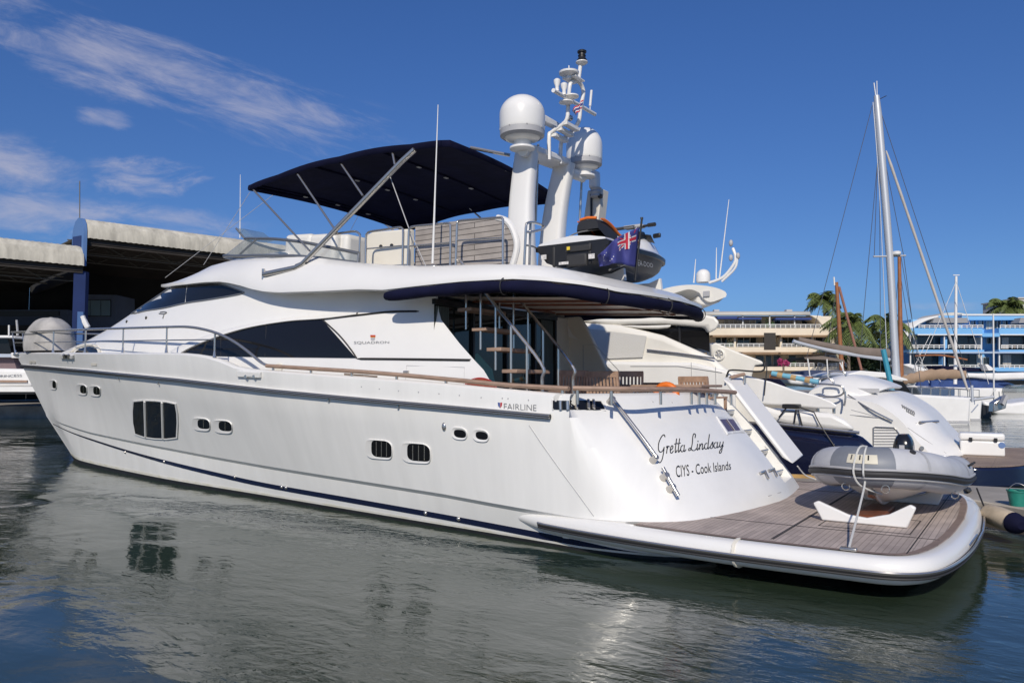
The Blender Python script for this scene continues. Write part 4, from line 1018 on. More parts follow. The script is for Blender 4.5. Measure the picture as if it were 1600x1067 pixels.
# ================================================================== things on board
# ---- jet ski, stern towards us on the boat deck
JO = PY(893, 420, 1.25); JX = 5.50
JS = thing('jet_ski', 'black and white jet ski with orange seat edges strapped on the boat deck', 'jet ski', (JX, 0, 3.86))
def jp(l, w_, z): return V((JX + w_, 1.25 - l, 3.86 + z))         # l from stern to bow, w across, z up
def jw(t): return .56 * min(1, 1.12 * (1 - t ** 3.2)) + .02
def jg(t): return .40 + .14 * t ** 2
JL = 3.25
jrows = []
for k in range(25):
    t = k / 24; l = JL * t; w_ = jw(t); g = jg(t); zk = .02 + .38 * max(0, (t - .55) / .45) ** 2
    half_s = [(0, zk), (w_ * .45, zk + .05), (w_ * .72, zk + .11), (w_ * .93, lerp(zk + .11, g, .55)), (w_ * .97, g - .09), (w_ + .03, g - .085), (w_ + .035, g - .03), (w_ * .98, g)]
    jrows.append([jp(l, -a, z) for a, z in reversed(half_s)] + [jp(l, a, z) for a, z in half_s[1:]])
jh = MB().grid(jrows); jh.poly(list(reversed(jrows[0])))
JH = jh.build('hull', BLACK, JS, angle=30)
urows = []
for k in range(25):
    t = k / 24; l = JL * t; w_ = jw(t); g = jg(t)
    crown = interp([(0, .50), (.12, .56), (.22, .60), (.30, .64), (.55, .64), (.62, .76), (.72, .84), (.82, .80), (.92, .70), (1, .58)], t); sh_ = interp([(0, .9), (.22, .85), (.3, .6), (.55, .5), (.66, .75), (.8, .9), (1, 1.0)], t)
    hp_ = [(w_ * .98, g + .002), (w_ * .93, g + .03), (w_ * .86 * max(sh_, .62), g + .045), (w_ * .6 * sh_, lerp(g, crown, .72)), (w_ * .3 * sh_, crown - .012), (0, crown)]
    urows.append([jp(l, -a, z) for a, z in hp_] + [jp(l, a, z) for a, z in reversed(hp_[:-1])])
ju = MB().grid(urows); ju.poly(urows[0])
JSW = mat('jet_ski_white', (.74, .74, .74), .25, coat=.3)
MB.build(ju, 'deck_shell', JSW, JS, angle=35)
seat = []
for k in range(15):
    t = k / 14; l = lerp(.50, 2.0, t); top_s = interp([(0, .83), (.1, .86), (.25, .83), (.42, .74), (.6, .71), (.85, .78), (1, .74)], t); wd = interp([(0, .16), (.1, .20), (.5, .21), (1, .15)], t); bt = interp([(0, .68), (.12, .55), (.3, .52), (1, .56)], t)
    seat.append([jp(l, a * wd, lerp(bt, top_s, z)) for a, z in ((-1.15, 0), (-1.08, .55), (-.85, .88), (-.4, 1), (.4, 1), (.85, .88), (1.08, .55), (1.15, 0))])
s_m = MB().grid(seat); s_m.poly(list(reversed(seat[0]))); s_m.poly(seat[-1])
JSEAT = s_m.build('seat', mat('black_seat_vinyl', (.022, .022, .024), .55), JS, angle=50)
ORG_ = mat('orange_vinyl', (.75, .17, .02), .5)
for a in (-1, 1):
    MB().tube([jp(lerp(.56, 1.95, k / 14), a * .20, interp([(0, .83), (.1, .83), (.25, .79), (.42, .69), (.6, .64), (.85, .68), (1, .66)], k / 14)) for k in range(15)], [.010] + [.024] * 13 + [.010], 8).build('orange_edge', ORG_, JSEAT)
MB().tube([jp(.53, -.14, .845), jp(.51, 0, .86), jp(.53, .14, .845)], .022, 8).build('orange_edge', ORG_, JSEAT)
hb = MB().prism([jp(2.02, -.12, .72), jp(2.1, -.14, .90), jp(2.3, -.14, .93), jp(2.45, -.12, .8)], (.26, 0, 0)).build('steering_column', BLACK, JS, bevel=.03)
MB().tube(curve([jp(2.02, -.44, .97), jp(2.12, -.22, .985), jp(2.16, 0, .99), jp(2.12, .22, .985), jp(2.02, .44, .97)], 4), [.022] * 17, 8).build('handlebar', RUBBER, JS)
for a in (-1, 1):
    MB().tube([jp(2.02, a * .44, .97), jp(2.07, a * .3, .98)], .034, 8).build('grip', RUBBER, JS)
    MB().box(jp(2.42, a * .30, .86), (.15, .05, .08), Matrix.Rotation(R(12 * a), 3, 'Z')).build('mirror', BLACK, JS, bevel=.02)
MB().box(jp(2.17, 0, 1.0), (.36, .16, .06)).build('instrument_pod', GREYP, JS, bevel=.025)
hd = MB().grid([[jp(lerp(2.35, 2.8, i / 6), w_ * lerp(.22, .10, i / 6), lerp(.87, .80, i / 6) + .03 * (1 - (w_) ** 2)) for w_ in (-1, -.5, 0, .5, 1)] for i in range(7)]).build('hood_panel', BLACK, JS)
MB().box(jp(-.012, -.12, .30), (.42, .03, .09)).build('boarding_grip', RUBBER, JS, bevel=.02)
MB().box(jp(-.02, -.10, .13), (.34, .05, .18)).build('jet_nozzle_cover', RUBBER, JS, bevel=.04)
STK = mat('warning_sticker', (.7, .68, .66), .5, var=.5, vscale=30); STY = mat('yellow_sticker', (.75, .55, .05), .5)
for w_, z, sx, sz, m_ in ((-.10, .10, .16, .04, STK), (.36, .16, .1, .07, STK), (-.44, .22, .09, .07, STK), (-.02, .31, .05, .05, STY)):
    MB().box(jp(-.05, -w_, z), (sx, .006, sz)).build('sticker', m_, JS)
for a in (-.3, .3): MB().box(jp(0.02, a, .22), (.05, .05, .3)).build('stern_strut', RUBBER, JS, bevel=.015)
JB = MB(); JB.v = jh.v; JB.f = jh.f; jbv = JB.bvh()
letter(jbv, ((993.5, 414.5), (1020, 418), (1019.5, 411.5), (993.5, 405)), text_tris('SEA-DOO', sx=1.2), 'side_lettering', mat('white_lettering', (.75, .75, .75), .4), JS, .004)
# low side graphic
P = [HIT(jbv, a, b, .004) for a, b in ((964, 412), (992, 418), (1018, 426), (1030, 425), (1020, 434), (990, 428), (966, 417))]
MB().poly(P).build('side_flash', GREYP, JS)
for x_, l in ((.42, .9), (.42, 2.3)):
    p = jp(l, 0, -.08)
    JC = MB().prism([p + V((-.42, 0, 0)), p + V((.42, 0, 0)), p + V((.40, 0, .19)), p + V((.2, 0, .12)), p + V((-.2, 0, .12)), p + V((-.40, 0, .19))], (0, -.07, 0)).build('jet_ski_cradle', GEL, YT)
STRAP = mat('grey_webbing', (.16, .16, .16), .8)
tag(MB().tube(curve([PY(921, 389, 1.0), jp(.5, -.60, .43), jp(.9, -.5, .2), PY(952, 422, .9)], 4), .014, 6).build('strap', STRAP), 'grey webbing strap clipped down the jet ski side', 'strap')
tag(MB().tube(curve([PY(878, 378, 1.2), jp(.35, .05, .62), jp(1.2, -.10, .80), jp(2.2, -.02, 1.03)], 4), .012, 6).build('strap', STRAP), 'thin grey strap drawn over the jet ski seat', 'strap')

# ---- ensign on its staff
FY = .72
sb, stp = PY(992.5, 438, FY), PY(1002.8, 343, FY)
EN = thing('ensign_flag', 'blue Cook Islands ensign hanging from a slanted black staff at the stern', 'flag', tuple(sb))
MB().tube([sb, stp], .016, 8).tube([stp, stp + V((0, 0, .03))], .022, 8).build('staff', BLACK, EN)
TOPE = [(998.7, 355), (984, 362), (968, 369), (957, 377), (945, 390), (933.7, 399.6)]
BOTE = [(993, 417.5), (983, 415.5), (972, 412.5), (960, 411.5), (949, 414.5), (937, 416.7)]
def flagp(u, v, off=0.0):
    i = min(4, int(u * 5)); f = u * 5 - i
    a = [lerp(TOPE[i][k], TOPE[i + 1][k], f) for k in (0, 1)]; b = [lerp(BOTE[i][k], BOTE[i + 1][k], f) for k in (0, 1)]
    y = FY + 1.0 * u + .13 * math.sin(u * 9 + v * 2.6) * min(1, u * 2) + .07 * math.sin(u * 19 - v * 3) * u + off
    return PY(lerp(a[0], b[0], v), lerp(a[1], b[1], v), y)
FBL = mat('flag_blue', (.045, .05, .22), .75); FWH = mat('flag_white', (.7, .7, .72), .75); FRD = mat('flag_red', (.55, .03, .06), .75)
FC = MB().grid([[flagp(u / 24, v / 12) for u in range(25)] for v in range(13)]).build('flag_cloth', FBL, EN, angle=60, solid=.004)
def fpatch(poly, m, off, name, n=6):                                  # quads in flag space laid on the cloth, both faces
    mb_ = MB(); (a, b, c_, d) = poly
    for o_ in (off, -off - .004):
        mb_.grid([[flagp(lerp(lerp(a[0], b[0], i / n), lerp(d[0], c_[0], i / n), j / 2), lerp(lerp(a[1], b[1], i / n), lerp(d[1], c_[1], i / n), j / 2), o_) for i in range(n + 1)] for j in range(3)])
    mb_.build(name, m, FC)
fpatch(((0.0, 0.0), (.04, 0), (.04, 1), (0, 1)), FWH, .005, 'flag_hem')
for (a, b) in (((.05, .02), (.46, .48)), ((.05, .48), (.46, .02))):
    for w_, m_, o_ in ((.075, FWH, .004), (.028, FRD, .007)):
        fpatch(((a[0], a[1] - w_), (b[0], b[1] - w_), (b[0], b[1] + w_), (a[0], a[1] + w_)), m_, o_, 'union_saltire')
fpatch(((.05, .17), (.47, .17), (.47, .33), (.05, .33)), FWH, .010, 'union_cross'); fpatch(((.20, 0), (.31, 0), (.31, .5), (.20, .5)), FWH, .010, 'union_cross')
fpatch(((.05, .205), (.47, .205), (.47, .295), (.05, .295)), FRD, .013, 'union_cross'); fpatch(((.23, 0), (.285, 0), (.285, .5), (.23, .5)), FRD, .013, 'union_cross')
for k in range(15):
    a = 2 * math.pi * k / 15; cu_, cv_ = .73 + .15 * math.cos(a), .52 + .28 * math.sin(a)
    pts = [flagp(cu_ + (.020 if j % 2 == 0 else .009) * math.cos(j * math.pi / 5), cv_ + (.042 if j % 2 == 0 else .018) * math.sin(j * math.pi / 5), .006) for j in range(10)]
    MB().poly(pts).build('flag_star', FWH, FC, angle=0)
# ---- small courtesy flag on the mast
CF = thing('courtesy_flag', 'small red white and blue striped flag tied below the mast yard', 'flag', tuple(MP(908, 166)))
a0, a1, b0, b1 = MP(912, 156, .3), MP(893, 173, .3), MP(909, 170, .3), MP(899, 180, .3)
cols = [(FRD, .18), (FWH, .34), (FBL, .66), (FWH, .82), (FRD, 1.0)]; last = 0
for m_, e_ in cols:
    g = [[a0.lerp(a1, u / 6).lerp(b0.lerp(b1, u / 6), lerp(last, e_, v)) + V((0, .03 * math.sin(u * 1.8), 0)) for u in range(7)] for v in (0, 1)]
    MB().grid(g).build('stripe', m_, CF, angle=60, solid=.003); last = e_

# ---- covered gear on the foredeck
GC = mat('grey_canvas_cover', (.40, .385, .365), .8, var=.3, vscale=2, bump=.5, bscale=3)
cc = PY(77, 549, .1); 
rows_ = []
for i in range(13):
    ph = math.pi / 2 * i / 12
    rows_.append([cc + V((0.86 * math.copysign(abs(math.cos(a)) ** .75, math.cos(a)) * (math.cos(ph) ** .62 + .02) * (1 + .05 * math.sin(5 * a + i)), .52 * math.copysign(abs(math.sin(a)) ** .8, math.sin(a)) * (math.cos(ph) ** .62 + .02) * (1 + .05 * math.cos(4 * a + i * .7)), 0.95 * math.sin(ph) ** .95 * (1 + .03 * math.sin(3 * a)))) for a in [2 * math.pi * k / 28 for k in range(28)]])
CT = MB().grid(rows_, cu=True).build('covered_tender', GC, angle=60); tag(CT, 'bulky gear under a grey canvas cover on the foredeck at the bow', 'cover')
st_ = MB().tube([p * 1.0 + V((0, .012, 0)) for p in rows_[4]], .018, 6, closed=True).build('lashing_strap', STRAP, CT)

# ---- tender dinghy on the swim platform
RC = V((1.62, 0, 0)); DA = V((.02, 1, 0)).normalized(); DS = V((-1, .02, 0)).normalized()   # bow direction, its port (aft) side
DG = thing('tender_dinghy', 'grey inflatable tender with black outboard and dark bow patch chocked on the swim platform', 'dinghy', (1.62, -.4, .56))
def dp(l, s_, z): return V((1.62, -.4, 0)) + DA * l + DS * s_ + V((0, 0, z))                  # l towards the bow
TUBG = mat('grey_inflatable_fabric', (.52, .525, .545), .5, var=.12, vscale=3, bump=.1, bscale=10); TUBD = mat('dark_grey_fabric', (.20, .215, .245), .5, var=.12, vscale=4)
ctr = [(-1.52, .66, .93), (-1.3, .66, .95), (-.8, .67, .97), (-.2, .67, 1.01), (.3, .64, 1.07), (.75, .55, 1.14), (1.08, .37, 1.19), (1.25, .17, 1.21), (1.30, 0, 1.21)]
pc = [dp(*q_) for q_ in ctr] + [dp(a, -b, c_) for a, b, c_ in reversed(ctr[:-1])]
pc = curve(pc, 6); rad = []
for i in range(len(pc)):
    e_ = min(i, len(pc) - 1 - i); rad.append([.05, .11, .155, .185, .2, .208][e_] * 1.1 if e_ < 6 else .236)
n_t = len(pc)
def tubeseg(i0, i1, name, m, extra=0.0):
    return MB().tube(pc[i0:i1 + 1], [r_ + extra for r_ in rad[i0:i1 + 1]], 24, caps=True).build(name, m, DG, angle=60)
mid_ = n_t // 2
TB = tubeseg(0, n_t - 1, 'inflatable_tube', TUBG)
P0i = mid_ - 20; P1i = mid_ + 20
MB().tube(pc[mid_ - 7:mid_ + 10], [r_ + .004 for r_ in rad[mid_ - 7:mid_ + 10]], 24, caps=False).build('bow_patch', TUBD, TB, angle=60)
def outward(i, ang, o):                                           # point on the tube's outer side
    t = (pc[min(i + 1, n_t - 1)] - pc[max(i - 1, 0)]).normalized(); n_ = t.cross(V((0, 0, 1))).normalized()
    c_ = dp(0, 0, 1.0)
    if n_.dot(pc[i] - c_) < 0: n_ = -n_
    return pc[i] + (n_ * math.cos(ang) + V((0, 0, 1)) * math.sin(ang)) * (rad[i] + o)
idx = list(range(2, n_t - 2))
for ang, r_, m_, nm in ((R(-14), .034, RUBBER, 'rubbing_strake'), (R(-2), .016, GREYP, 'strake_edge'), (R(-26), .016, GREYP, 'strake_edge')):
    MB().tube([outward(i, ang, .006) for i in idx], r_, 8).build(nm, m_, TB)
LBL = mat('cream_label', (.62, .58, .47), .5); 
pl_i = mid_ - 14
def tb_pt(i, ang, o=.012): return outward(i, ang, o)
lab = MB().grid([[tb_pt(mid_ - 3 + k, R(a), .010) for k in range(8)] for a in (14, 23, 32, 41)]).build('maker_label', LBL, TB)
for k in (2, 3, 4, 5, 6):
    MB().tube([tb_pt(mid_ - 3 + k, R(24), .013), tb_pt(mid_ - 3 + k, R(38), .013)], .008, 4).build('label_mark', LETK, lab)
for i in (5, 11):
    MB().tube(curve([tb_pt(i, R(32), .0), tb_pt(i, R(32), .05), tb_pt(i + 2, R(32), .05), tb_pt(i + 2, R(32), .0)], 3), .016, 6).build('grab_handle', RUBBER, TB)
for i in (mid_ - 26, mid_ - 5, mid_ + 6):
    c_ = tb_pt(i, R(-58), .02); MB().tube([c_ + V((.04 * math.cos(a), .02 * math.cos(a), .045 * math.sin(a) - .02)) for a in [2 * math.pi * k / 14 for k in range(14)]], .007, 5, closed=True).build('lifting_ring', CHROME, TB)
hrows = []
for k in range(17):
    t = k / 16; l = lerp(-1.15, 1.12, t); hwid = .60 * (1 - max(0, (t - .45) / .55) ** 2.2 * .92); zt = lerp(.90, 1.10, t ** 1.3); zk = .665 + .32 * max(0, (t - .6) / .4) ** 2
    hrows.append([dp(l, s_ * hwid, z) for s_, z in ((-1, zt), (-.85, lerp(zk, zt, .55)), (-.4, lerp(zk, zt, .2)), (0, zk), (.4, lerp(zk, zt, .2)), (.85, lerp(zk, zt, .55)), (1, zt))])
hm = MB().grid(hrows); hm.poly(hrows[0])
HG = hm.build('rigid_hull', GEL, DG, angle=45)
MB().tube([r_[3] + V((0, 0, -.006)) for r_ in hrows], .022, 6).build('keel_strip', GEL, HG)
MB().add([dp(-1.15, -.6, .93), dp(-1.15, .6, .93), dp(.9, .45, 1.08), dp(.9, -.45, 1.08)], [(0, 1, 2, 3)]).build('floor', GREYP, DG)
MB().box(dp(-1.17, 0, 1.02), (1.15, .06, .34)).build('transom_board', GEL, DG, bevel=.01)
MB().box(dp(-.1, 0, 1.13), (.95, .24, .05)).build('thwart', GREYP, DG, bevel=.01)
oc = dp(-1.42, 0, 1.20) + V((-.0, 0, 0))
orow = []
for k in range(9):
    t = k / 8; w_ = .13 * (math.sin(math.pi * (0.1 + .82 * t)) ** .5); 
    orow.append([oc + V((w_ * 1.05 * math.copysign(abs(math.cos(a)) ** .6, math.cos(a)), .22 * (math.sin(math.pi * (.12 + .80 * t)) ** .4) * math.copysign(abs(math.sin(a)) ** .6, math.sin(a)), lerp(-.12, .26, t))) for a in [2 * math.pi * i / 20 for i in range(20)]])
om = MB().grid(orow, cu=True); om.poly(orow[-1]); om.poly(list(reversed(orow[0])))
OB = om.build('outboard_motor', mat('outboard_black', (.012, .012, .014), .2, coat=.4), DG)
MB().box(oc + V((0, .0, -.32)), (.10, .14, .45)).build('motor_leg', BLACK, OB, bevel=.02)
MB().box(oc + V((-.137, .05, .05)), (.006, .08, .11)).build('motor_label', GREYP, OB)
MB().box(oc + V((0, .22, .06)), (.07, .006, .10)).build('motor_label', GREYP, OB)
MB().tube([oc + V((.1, -.2, -.1)), oc + V((.13, -.21, .12))], .012, 6).build('red_trim', REDP, OB)
MB().tube([dp(1.08, 0, .90), dp(1.12, 0, .84)], .05, 8).build('bow_eye', CHROME, DG)
for i in (8, 16, mid_ - 14, mid_ + 16, n_t - 14):                       # glued seams round the tube and a valve
    t_ = (pc[i + 1] - pc[i - 1]).normalized(); a_v = t_.orthogonal().normalized(); b_v = t_.cross(a_v)
    MB().grid([[pc[i] + t_ * d_ + (a_v * math.cos(q) + b_v * math.sin(q)) * (rad[i] + .003) for q in [2 * math.pi * k / 28 for k in range(28)]] for d_ in (-.02, .02)], cu=True).build('tube_seam', mat('seam_tape', (.40, .405, .42), .6), TB)
MB().disc(tb_pt(mid_ - 12, R(60), 0), .035, tb_pt(mid_ - 12, R(60), .1) - tb_pt(mid_ - 12, R(60), 0), .02).build('air_valve', RUBBER, TB)
# chocks
def chock(yy, xs, name='dinghy_chock'):
    pts = [(xs + .46, .56), (xs + .56, .76), (xs + .50, .79), (xs + .16, .655), (xs - .04, .635), (xs - .28, .70), (xs - .50, .83), (xs - .56, .80), (xs - .46, .56)]
    return MB().prism([V((a, yy, z)) for a, z in pts], (0, -.07, 0)).build(name, GEL, bevel=.018, seg=2)
tag(chock(1.10, 1.68), 'white V shaped chock standing on the teak under the dinghy bow', 'boat chock', 'dinghy chocks')
tag(chock(-1.0, 1.55), 'white V shaped chock under the stern end of the dinghy', 'boat chock', 'dinghy chocks')
MB().box((1.66, .35, .60), (.3, 1.1, .07)).build('keel_pad', WOODV, SP, bevel=.02)
ROPE = mat('white_rope', (.62, .62, .60), .9, bump=.6, bscale=120)
i_r = mid_ + 0
low_ = PZ(1326, 857, .575)
rp_ = curve([low_, low_.lerp(tb_pt(i_r, R(-40), .05), .55) + V((.0, 0, -.02)), tb_pt(i_r, R(-40), .03), tb_pt(i_r, R(-10), .05), tb_pt(i_r, R(30), .02), tb_pt(i_r, R(70), .015), tb_pt(i_r + 1, R(110), .015)], 6)
rp2 = curve([tb_pt(i_r + 1, R(110), .015), tb_pt(i_r + 2, R(70), .015), tb_pt(i_r + 2, R(20), .02), tb_pt(i_r + 2, R(-14), .05), tb_pt(i_r + 1, R(-50), .04), dp(1.15, .12, .88)], 6)
RP = MB().tube(rp_, .012, 6).tube(rp2, .012, 6).build('tie_down_rope', ROPE); tag(RP, 'white rope tied from the teak platform up over the dinghy bow', 'rope')
MB().box(low_, (.16, .08, .03)).build('deck_eye', CHROME, SP, bevel=.01)

# ---- teak furniture in the cockpit
def make_chair():
    t = thing('folding_chair', 'x', 'chair')
    for sx in (-1, 1):
        MB().box((sx * .25, -.23, .32), (.035, .045, .64)).build('leg', TEAKC, t)
        MB().box((sx * .25, .24, .48), (.035, .045, .98), Matrix.Rotation(R(-8), 3, 'X')).build('leg', TEAKC, t)
        MB().box((sx * .25, .0, .65), (.05, .52, .03)).build('armrest', TEAKC, t)
    sl_ = MB()
    for k in range(7): sl_.box((0, -.2 + .065 * k, .44), (.48, .05, .02))
    sl_.build('seat', TEAKC, t)
    bk = MB().box((0, .305, .94), (.53, .035, .09), Matrix.Rotation(R(-8), 3, 'X')).box((0, .245, .5), (.5, .03, .06), Matrix.Rotation(R(-8), 3, 'X'))
    for k in range(8): bk.box((-.2 + .4 * k / 7, .275, .72), (.034, .018, .42), Matrix.Rotation(R(-8), 3, 'X'))
    bk.build('backrest', TEAKC, t)
    return t
ch0 = make_chair(); first = True
for px, py, y, rz, lab_ in ((939, 580, .45, 4, 'big slatted teak chair nearest the port rail, its back towards the camera'), (1089, 588, -.75, -12, 'slatted teak chair at the aft end of the cockpit table beside the stair wing'),
                            (1020, 595, -1.45, 172, 'low teak chair across the cockpit table, only its top rail showing'), (874, 579, .35, 60, 'shaded teak chair beside the saloon door'), (966, 580, -.35, 30, 'shaded teak chair half hidden behind the big one')):
    c_ = ch0 if first else dup(ch0); first = False
    p = PY(px, py, y); c_.location = (p.x, y - .3 * math.cos(R(rz)), p.z - .985 if py < 590 else 1.24); c_.rotation_euler = (0, 0, R(rz)); c_['label'] = lab_; c_['group'] = 'teak chairs round the cockpit table'
TBm = thing('cockpit_table', 'long teak table with slatted top in the aft cockpit', 'table', (5.0, -.6, 1.46))
MB().box((4.95, -.62, 2.17), (1.75, .95, .04)).build('table_top', TEAKR, TBm, bevel=.01)
for x in (4.3, 5.6): MB().box((x, -.62, 1.81), (.08, .6, .7)).build('leg', TEAKR, TBm)
p = PY(1041, 618, .2); LR = MB().tube([p + V((.16 * math.cos(a), .0, .16 * math.sin(a))) for a in [2 * math.pi * k / 24 for k in range(24)]], .05, 10, closed=True).build('life_ring', ORG_)
tag(LR, 'orange life ring leaning under the cockpit table', 'life ring')
p = PY(751, 609, 2.33)
HBY = MB().grid([[p + V((.28 * math.cos(a) * math.sin(ph), .09 * math.sin(a) * math.sin(ph), .16 * math.cos(ph))) for a in [2 * math.pi * k / 24 for k in range(24)]] for ph in [math.pi * i / 12 for i in range(13)]], cu=True).build('buoy_cover', mat('rust_red_canvas', (.33, .055, .025), .7, var=.2, bump=.2, bscale=12))
tag(HBY, 'rust red domed buoy cover behind the teak rail', 'buoy cover'); MB().tube([p + V((.285 * math.cos(a), .02, .165 * math.sin(a))) for a in [2 * math.pi * k / 30 for k in range(30)]], .008, 5, closed=True).build('seam', REDP, HBY)
# ================================================================== the marina around
FWH = V((FW.x, FW.y, 0)).normalized()
def G(X, Z, z=0.0): p = V((EYE.x, EYE.y, 0)) + RT * X + FWH * Z; p.z = z; return p
def FP(px, py, Z):                                              # point on an upright plane facing the quay where the photo was taken, Z metres off
    d = sight(px, py); return EYE + d * (Z / d.dot(FWH))
def slab(mb, x0, y0, x1, y1, Z, dep): return mb.prism([FP(x0, y0, Z), FP(x1, y0, Z), FP(x1, y1, Z), FP(x0, y1, Z)], FWH * dep)
def shape(mb, pts, Z, dep): return mb.prism([FP(a, b, Z) for a, b in pts], FWH * dep)
def S(x0, y0, x1, y1, Z, dep, name, m, par, **k): return slab(MB(), x0, y0, x1, y1, Z, dep).build(name, m, par, **k)
def SH(pts, Z, dep, name, m, par, **k): return shape(MB(), pts, Z, dep).build(name, m, par, **k)
WHITE = mat('boat_white', (.80, .79, .765), .35, var=.08, vscale=1.0)
OFFW = mat('boat_offwhite', (.79, .765, .70), .4, var=.08, vscale=1.0)
NAVYH = mat('navy_hull_paint', (.008, .010, .030), .10, coat=.5)
CANB = mat('blue_canvas', (.025, .06, .20), .8, var=.3, vscale=1.5)
TAUPE = mat('taupe_canvas', (.20, .16, .135), .85, var=.25, vscale=1.2, bump=.3, bscale=3)
CONC = mat('concrete', (.34, .31, .27), .9, var=.3, vscale=1.2)
ALU = mat('mast_aluminium', (.55, .57, .60), .4, .3)
WOODM = mat('varnished_mast', (.33, .13, .05), .4, var=.25, vscale=3)
WIRE = mat('rigging_wire', (.12, .12, .13), .5, .3)
def tubeF(pts, r, name, m, par, n=8, sm=True): 
    P = [FP(a, b, Z) for a, b, Z in pts]
    return MB().tube(curve(P, 5) if sm and len(P) > 2 else P, r, n).build(name, m, par)

# ---- quay on the right and the land behind it
qy = MB().prism([G(8, 84, .0), G(90, 84, .0), G(90, 160, .0), G(8, 160, .0)], (0, 0, 1.0))
struct(qy.build('quay', CONC))
hl = MB(); rows_ = []
for i in range(50):
    X = -700 + 34 * i; h_ = 18 + 16 * math.sin(i * .55) + 9 * math.sin(i * 1.3 + 1)
    rows_.append([G(X, 900, -1), G(X, 930, h_ * .55), G(X, 990, h_), G(X, 1100, -1)])
struct(hl.grid(rows_).build('hills', mat('far_hills', (.06, .085, .06), .95, var=.3, vscale=.02)))

# ---- cream apartment house
BC = mat('cream_render', (.78, .69, .55), .85, var=.12, vscale=.3); BCs = mat('pale_roof_sheet', (.55, .53, .48), .7, var=.15, vscale=.4)
WINM = mat('apartment_glass', (.04, .055, .065), .08, spec=.6, var=.5, vscale=.5); RAILW = mat('white_painted_rail', (.72, .72, .70), .5); AWB = mat('brown_awning', (.30, .20, .12), .85, var=.2, vscale=.6)
AWU = mat('blue_awning', (.03, .06, .22), .8); DARKW = mat('dark_recess', (.05, .045, .04), .9)
cb = thing('apartment_building', 'cream three storey apartment block with white balcony rails and a curved roof end', 'building', tuple(G(30, 93, 1)))
Z0 = 93
S(1085, 524, 1311, 600, Z0 + 3.2, 8, 'wall', BC, cb); S(1085, 494, 1300, 526, Z0 + 3.6, 7, 'wall', BC, cb)
for y0, y1, x1 in ((512.5, 523.5, 1309), (542, 550, 1312), (573, 579, 1312)): S(1085, y0, x1, y1, Z0, 3.4, 'balcony_slab', BC, cb)
RF = MB(); prof_ = [(0, 492.5), (.1, 489.5), (.8, 487.5), (3, 486.8)]
rr_ = []
for px_ in (1085, 1266): rr_.append([FP(px_, 493, Z0), FP(px_, 489.5, Z0), FP(px_, 487, Z0 + 1.5), FP(px_, 486.5, Z0 + 7), FP(px_, 488, Z0 + 10)])
RF.grid(rr_).build('roof', BCs, cb, solid=.25)
sc_ = [(1266, 492.5), (1280, 493), (1293, 497), (1300, 503), (1296, 508), (1284, 508), (1278, 500)]
SH(sc_, Z0 - .2, 6, 'roof_scroll', BC, cb, bevel=.1)
for a in (1112, 1160, 1202, 1241, 1281): S(a, 493, a + 1.6, 513, Z0 + .2, .2, 'roof_post', RAILW, cb)
def railing(par, x0, x1, y0, y1, Z, step=8):
    r_ = MB(); slab(r_, x0, y0, x1, y0 + 1.1, Z, .08); slab(r_, x0, (y0 + y1) / 2, x1, (y0 + y1) / 2 + .8, Z, .06)
    n_ = max(1, round((x1 - x0) / step))
    for k in range(n_ + 1):
        xx = lerp(x0, x1, k / n_); slab(r_, xx - .5, y0, xx + .5, y1, Z + .01, .06)
    return r_.build('balcony_rail', RAILW, par)
railing(cb, 1118, 1306, 506.5, 513, Z0 - .05)
for a, b in ((1118, 1147), (1152, 1195), (1222, 1260), (1262, 1306)): railing(cb, a, b, 536.5, 542.5, Z0 - .05)
for a, b in ((1228, 1272), (1278, 1322)): railing(cb, a, b, 567, 573.5, Z0 - .05)
CURTM = mat('pale_curtain', (.42, .40, .36), .8, var=.3, vscale=2, stretch=(6, 6, .3)); rndw = random.Random(5)
def window(par, x0, y0, x1, y1, Z, bars=1):
    f_ = S(x0, y0, x1, y1, Z, .12, 'window', RAILW, par)
    n_ = bars + 1
    for k in range(n_):
        a, b = lerp(x0, x1, k / n_), lerp(x0, x1, (k + 1) / n_); S(a + .6, y0 + .6, b - .6, y1 - .4, Z - .03, .05, 'pane', WINM if rndw.random() < .62 else CURTM, f_)
for a, b, n_ in ((1132, 1160, 3), (1162, 1190, 2), (1210, 1240, 2), (1242, 1262, 1)): window(cb, a, 500, b, 512, Z0 + 3.3, n_)
for a, b, n_ in ((1118, 1136, 1), (1152, 1182, 2), (1222, 1250, 2), (1262, 1298, 2)): window(cb, a, 527, b, 542, Z0 + 2.9, n_)
for a, b, n_ in ((1180, 1194, 0), (1196, 1206, 0), (1208, 1220, 0), (1232, 1256, 1), (1278, 1306, 2)): window(cb, a, 555, b, 572, Z0 + 2.9, n_)
S(1194, 520, 1212, 546, Z0 - .1, .4, 'stair_opening', DARKW, cb)
for a, b in ((1114, 1194), (1220, 1300)): SH([(a, 523.5), (b, 523.5), (b, 526.5), (a, 526.5)], Z0 - .5, 1.4, 'awning', AWB, cb)
for a, b in ((1160, 1220), (1216, 1310)): SH([(a, 550), (b, 550), (b, 553.5), (a, 553.5)], Z0 - .8, 1.6, 'awning', AWB, cb)
for a, b, y in ((1121, 1152, 495), (1154, 1190, 496), (1212, 1268, 496.5)): S(a, y, b, y + 3, Z0 - .2, 1.2, 'blue_awning', AWU, cb)
for a, b in ((1116, 1124), (1229, 1238)): S(a, 483.5, b, 487.5, Z0 + 5, .8, 'roof_unit', GREYP, cb)
S(1262, 556, 1270, 570, Z0 + 1, 1, 'planter_screen', mat('plum_screen', (.25, .14, .13), .8), cb)
for a in (1147, 1219, 1269, 1307): S(a, 526, a + 3, 542, Z0 + .3, .5, 'pier', BC, cb)

